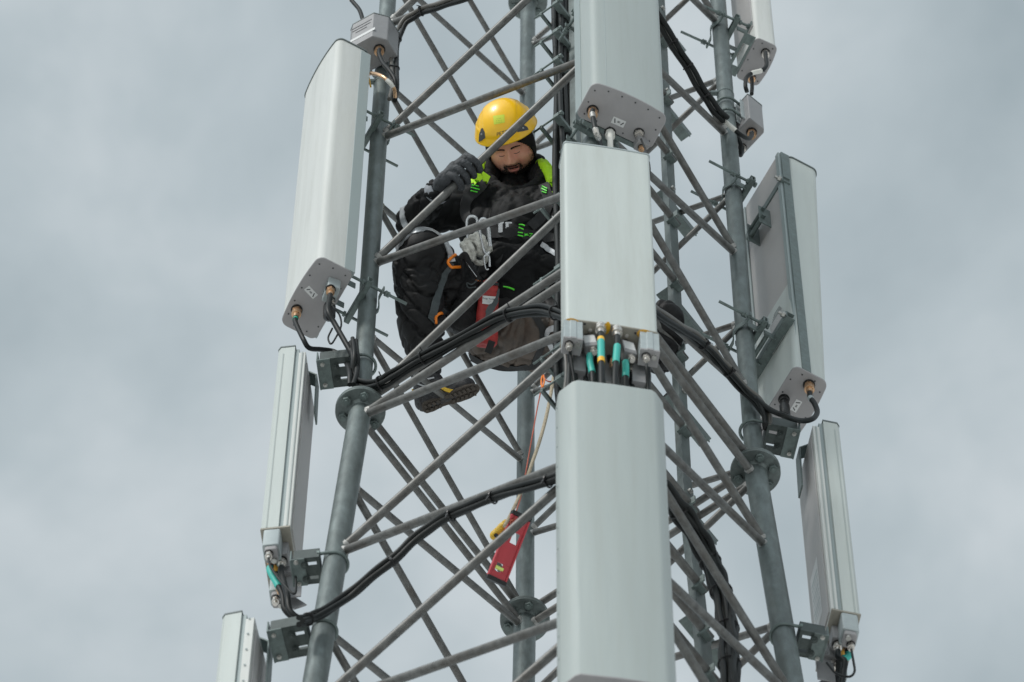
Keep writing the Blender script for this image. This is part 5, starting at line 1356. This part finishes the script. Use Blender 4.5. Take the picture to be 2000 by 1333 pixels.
for i in range(5): mb.box(c + (UP + RT * 0.35).normalized() * (0.022 - 0.011 * i) - FW * 0.003, 0.026, 0.003, 0.003, (RT + UP * -0.35).normalized(), (UP + RT * 0.35).normalized(), -FW)
mb.build('tail_loop', M['strap'], root, smooth=0)
# black tool pouch and lanyards
root = empty('pouch', ad(905, 600, 0), 'black soft tool pouch between the bent knee and the red pouch', 'pouch')
pk = MB(); pk.capsule(ad(922, 560, -.02), ad(902, 622, -.04), 0.040, 0.060); pk.capsule(ad(902, 622, -.04), ad(925, 630, -.03), 0.060, 0.055); pk.capsule(ad(918, 545, 0), ad(935, 575, 0), 0.03, 0.045)
organic('bag', pk, M['fleece'], root, 0.006, 3, folds(0.006, (16, 16, 16)))
tag(tube_obj('lanyard', [ad(900, 504, -0.076), ad(908, 498, -0.084), ad(915, 512, -0.084), ad(924, 530, -0.076), ad(937, 548, -0.068)], 0.0135, M['fleece']), 'thick black elastic lanyard running from the white glove to the red pouch', 'lanyard', 'lanyards')
tag(tube_obj('lanyard', [ad(904, 508, -0.076), ad(905, 525, -0.060), ad(903, 545, -0.044), ad(901, 562, -0.020)], 0.010, M['fleece']), 'short black elastic lanyard hanging beside the black pouch', 'lanyard', 'lanyards')
tag(tube_obj('cord', [ad(911, 513, -0.092), ad(920, 526, -0.092), ad(931, 541, -0.084)], 0.0016, M['alloy']), 'thin steel cord stretched to the orange cord lock', 'cord')
tag(tube_obj('cord', [ad(934, 546, -0.084), ad(922, 556, -0.076), ad(912, 553, -0.068), ad(915, 562, -0.068), ad(930, 561, -0.068)], 0.003, M['strap_grey']), 'loose dark grey cord loop left of the red pouch', 'cord')
tag(tube_obj('cord', [ad(1018, 616, 0.020), ad(1040, 608, 0.020), ad(1062, 606, 0.028), ad(1082, 611, 0.036), ad(1098, 622, 0.044)], 0.004, M['rope']), 'tan cord lying across the thigh beside the cables', 'cord')
# strap hanging below the seat
# rope, cord and spirit level under the worker
YR = 0.02
tag(tube_obj('rope', [aty(1084, 722, YR), aty(1080, 745, YR), aty(1072, 790, YR), aty(1063, 830, YR), aty(1052, 868, YR), aty(1041, 900, YR), aty(1030, 932, YR), aty(1018, 962, YR), aty(1005, 990, YR), aty(993, 1014, YR), aty(985, 1028, YR)], 0.0072, M['rope']), 'thick tan rope hanging from below the worker to the yellow loop', 'rope')
tag(tube_obj('rope', [aty(1059, 746, YR), aty(1056, 765, YR), aty(1049, 800, YR), aty(1040, 850, YR), aty(1031, 900, YR), aty(1024, 940, YR), aty(1016, 975, YR), aty(1008, 1000, YR), aty(1004, 1014, YR)], 0.0027, M['cord']), 'thin orange cord hanging from the orange clip to the red spirit level', 'rope')
mb = MB(); mb.tube(spline([aty(1060, 732, YR), aty(1057, 745, YR), aty(1059, 757, YR), aty(1063, 746, YR), aty(1062, 733, YR)], 6), 0.0034, 8); tag(mb.build('clip', M['orange']), 'orange clip at the top of the thin cord below the seat', 'clip')
mb = MB(); mb.tube(spline([aty(1062, 733, YR), aty(1066, 742, YR), aty(1076, 746, YR), aty(1086, 738, YR), aty(1084, 726, YR)], 6), 0.0036, 8); tag(mb.build('clip', mat('dark_red_clip', (0.22, 0.03, 0.02), 0.4)), 'dark red hooked clip joining the two ropes below the seat', 'clip')
# spirit level
dL = (aty(1018, 1008, 0.02) - CAM).dot(FW) - D0
c0, c1 = ad(1018, 1008, dL), ad(968, 1136, dL - 0.08)
root = empty('spirit_level', (c0 + c1) / 2, 'red spirit level with black end caps hanging from the orange cord', 'spirit level')
la = (c1 - c0); ll = la.length; la = la.normalized(); nn = (-FW + RT * 0.25 - UP * 0.1); nn = (nn - la * nn.dot(la)).normalized(); wd = la.cross(nn).normalized()
if wd.dot(RT) < 0: wd = -wd
W_, T_ = 0.068, 0.022
def lv(u, v, w): return c0 + la * u + wd * v + nn * w
mb = MB()
# web with three openings built from strips
ops = [(0.06, 0.10), (0.135, 0.0), (ll - 0.065, ll - 0.025)]
hole = [(0.072, 0.118, -0.006, 0.024), (ll - 0.074, ll - 0.038, -0.022, 0.004)]
cuts = [0.008, hole[0][0], hole[0][1], hole[1][0], hole[1][1], ll - 0.012]
for i in range(5):
    u0, u1 = cuts[i], cuts[i + 1]
    if i in (1, 3):
        h = hole[i // 2]
        for v0, v1 in ((-W_ / 2, h[2]), (h[3], W_ / 2)): mb.box(lv((u0 + u1) / 2, (v0 + v1) / 2, 0), u1 - u0, v1 - v0, 0.010, la, wd, nn)
    else: mb.box(lv((u0 + u1) / 2, 0, 0), u1 - u0, W_, 0.010, la, wd, nn)
for s_ in (-1, 1): mb.box(lv(ll / 2, s_ * (W_ / 2 + 0.0035), 0), ll - 0.02, 0.007, T_, la, wd, nn)
mb.build('beam', M['level'], root, smooth=0, bevel=0.0012)
for u in (0.002, ll - 0.004):
    mb = MB(); mb.box(lv(u, 0, 0), 0.018, W_ + 0.017, T_ + 0.005, la, wd, nn); mb.build('end_cap', M['black'], root, smooth=0, bevel=0.003)
mb = MB(); u = ll - 0.053; mb.cyl(lv(u, -0.024, 0.002), lv(u, 0.010, 0.002), 0.0075, 14); mb.build('vial', mat('vial', (0.72, 0.88, 0.22), 0.15), root)
# yellow loop
mb = MB(); ya, yb = ad(987, 1022, dL), ad(967, 1046, dL)
yl = MB(); yl.capsule(ya, yb, 0.015, 0.021); yo = organic('rope_thimble', yl, M['knifeyellow'], None, 0.004, 2, folds(0.002, (40, 40, 40))); tag(yo, 'yellow rubber sleeve at the end of the tan rope beside the spirit level', 'rope sleeve')
mb = MB(); e_ = ad(969, 1046, dL); mb.cyl(e_ - FW * 0.020, e_ - FW * 0.0245, 0.0085, 14); mo = mb.build('eye_hole', M['black'], yo)
cr = [ad(x, y, dL + d) for x, y, d in ((1004, 1014, -.02), (996, 1020, -.04), (1001, 1026, -.04), (1010, 1020, -.03), (1000, 1030, -.04), (992, 1028, -.03), (1004, 1016, -.02))]
tag(tube_obj('cord', cr, 0.003, M['cord']), 'knotted orange cord round the upper end of the spirit level', 'cord')
# bright screw on a brace stub beside the middle antenna

# dark brackets and cables filling the gap between the middle and the lower centre antenna
mb = MB(); mb.box(P6(0.0, -0.062, zb - 0.15), 0.30, 0.006, 0.29, P6.t, P6.n); mb.box(P6(-0.11, -0.045, zb - 0.15), 0.05, 0.03, 0.2, P6.t, P6.n); mb.box(P6(0.115, -0.045, zb - 0.17), 0.05, 0.03, 0.2, P6.t, P6.n); mb.box(P6(-0.075, -0.05, zb - 0.17), 0.006, 0.05, 0.16, P6.t, P6.n); mb.box(P6(0.075, -0.05, zb - 0.17), 0.006, 0.05, 0.16, P6.t, P6.n)
mb.build('back_bracket', M['box_dark'], A6, smooth=0, bevel=0.001)
bk = empty('cable_bundle', P6(0, -0.12, zb - 0.5), 'short black cables behind the plugs in the gap above the lower centre antenna', 'cable bundle', 'black cable bundles tied to the bracing')
for i in range(9):
    u = -0.16 + 0.04 * i
    pts = [P6(u + 0.01 * math.sin(i * 2.0 + k), -0.06 - 0.05 * ((i * 3) % 4) / 4 - 0.01 * k, zb + 0.02 - 0.13 * k) for k in range(7)]
    mb = MB(); mb.tube(spline(pts, 4), 0.0115 if i % 2 else 0.0085, 10); mb.build('cable', M['cable'] if i % 3 else M['cable_grey'], bk)

for Pn, z_, s_, root_ in ((P3, z03, 1, A3), (P11, z011, -1, A11)):
    mb = MB(); mb.box(Pn(-s_ * 0.02, -0.055, z_ - 0.19), 0.006, 0.07, 0.26, Pn.t, Pn.n); mb.box(Pn(-s_ * 0.05, -0.02, z_ - 0.13), 0.10, 0.09, 0.005, Pn.t, Pn.n)
    mb.box(Pn(-s_ * 0.05, -0.055, z_ - 0.30), 0.006, 0.055, 0.12, Pn.t, (Pn.n - Vector((0, 0, 0.6))).normalized(), (Pn.n * 0.6 + Vector((0, 0, 1))).normalized())
    mb.build('connector_bracket', M['box_dark'], root_, smooth=0, bevel=0.002)
    connector(root_, Pn(-s_ * 0.05, 0.0, z_ - 0.13), (0, 0, -1), 0.0145, 'brass', 0.07)
    connector(root_, Pn(-s_ * 0.01, 0.01, z_ - 0.13), (0, 0, -1), 0.0125, 'nickel', 0.05)
    mb = MB(); mb.ball(Pn(-s_ * 0.03, 0.02, z_ - 0.02), 0.018, 0.014, 0.008); mb.build('gasket', M['ochre'], root_)
# little bolts sticking out of the ladder beside the front antennas
for (px_, py_, d_, lab) in ((1088, 583, 0.0, 'small bright bolt beside the middle antenna, right of the red pouch'), (1088, 448, 0.2, 'small dark bolt beside the middle antenna at the worker chest'), (1086, 190, 1.0, 'small bolt at the vertical cables level with the helmet top')):
    c = ad(px_, py_, d_); mb = MB(); mb.cyl(c, c + RT * 0.03 + UP * 0.012, 0.0045, 8); mb.hexnut(c, RT, 0.011, 0.012)
    tag(mb.build('bolt', M['bolt']), lab, 'bolt')

ribbon('seat_strap', aimT, [(884, 668), (925, 700), (975, 716), (1030, 716), (1088, 700)], 0.034, M['strap'], W, 0.008)
ribbon('seat_strap', aimT, [(1040, 612), (1058, 640), (1056, 680), (1040, 712)], 0.028, M['strap'], W, 0.007)
ribbon('leg_strap', aimT, [(846, 634), (872, 640), (905, 652)], 0.034, M['strap'], W, 0.008)
aimK = Aim([bootr])
for pts in ([(805, 752), (808, 766), (812, 778)], [(862, 757), (872, 763), (884, 765)]):
    r_ = ribbon('yellow_boot_tab', aimK, pts, 0.016, M['knifeyellow'], W, 0.004, 4)
for pts in ([(812, 735), (830, 742), (848, 738)], [(812, 748), (830, 756), (850, 752)]):
    ribbon('boot_lace', aimK, pts, 0.006, M['reflex'], W, 0.003, 4)

for i, (u, v, h, mm) in enumerate(((-0.150, -0.02, 0.10, 'nickel'), (-0.125, -0.045, 0.12, 'brass'), (-0.045, -0.03, 0.09, 'nickel'), (0.020, -0.035, 0.11, 'brass'), (0.052, -0.02, 0.08, 'nickel'), (0.090, -0.045, 0.12, 'nickel'), (0.150, -0.03, 0.10, 'brass'), (-0.085, -0.05, 0.14, 'brass'))):
    zt = -1.18 - 0.012 - (0.10 if i % 2 else 0.02)
    connector(A6, P6(u, v, zt), (0, 0, -1), 0.0135, mm, h * 0.6, False)
    mb = MB(); mb.tube([P6(u, v, zt - h * 0.6), P6(u + 0.004, v - 0.008, zt - h * 0.6 - 0.1), P6(u, v - 0.03, zt - h * 0.6 - 0.35)], 0.0095, 10); mb.build('cable', M['cable'], bk)
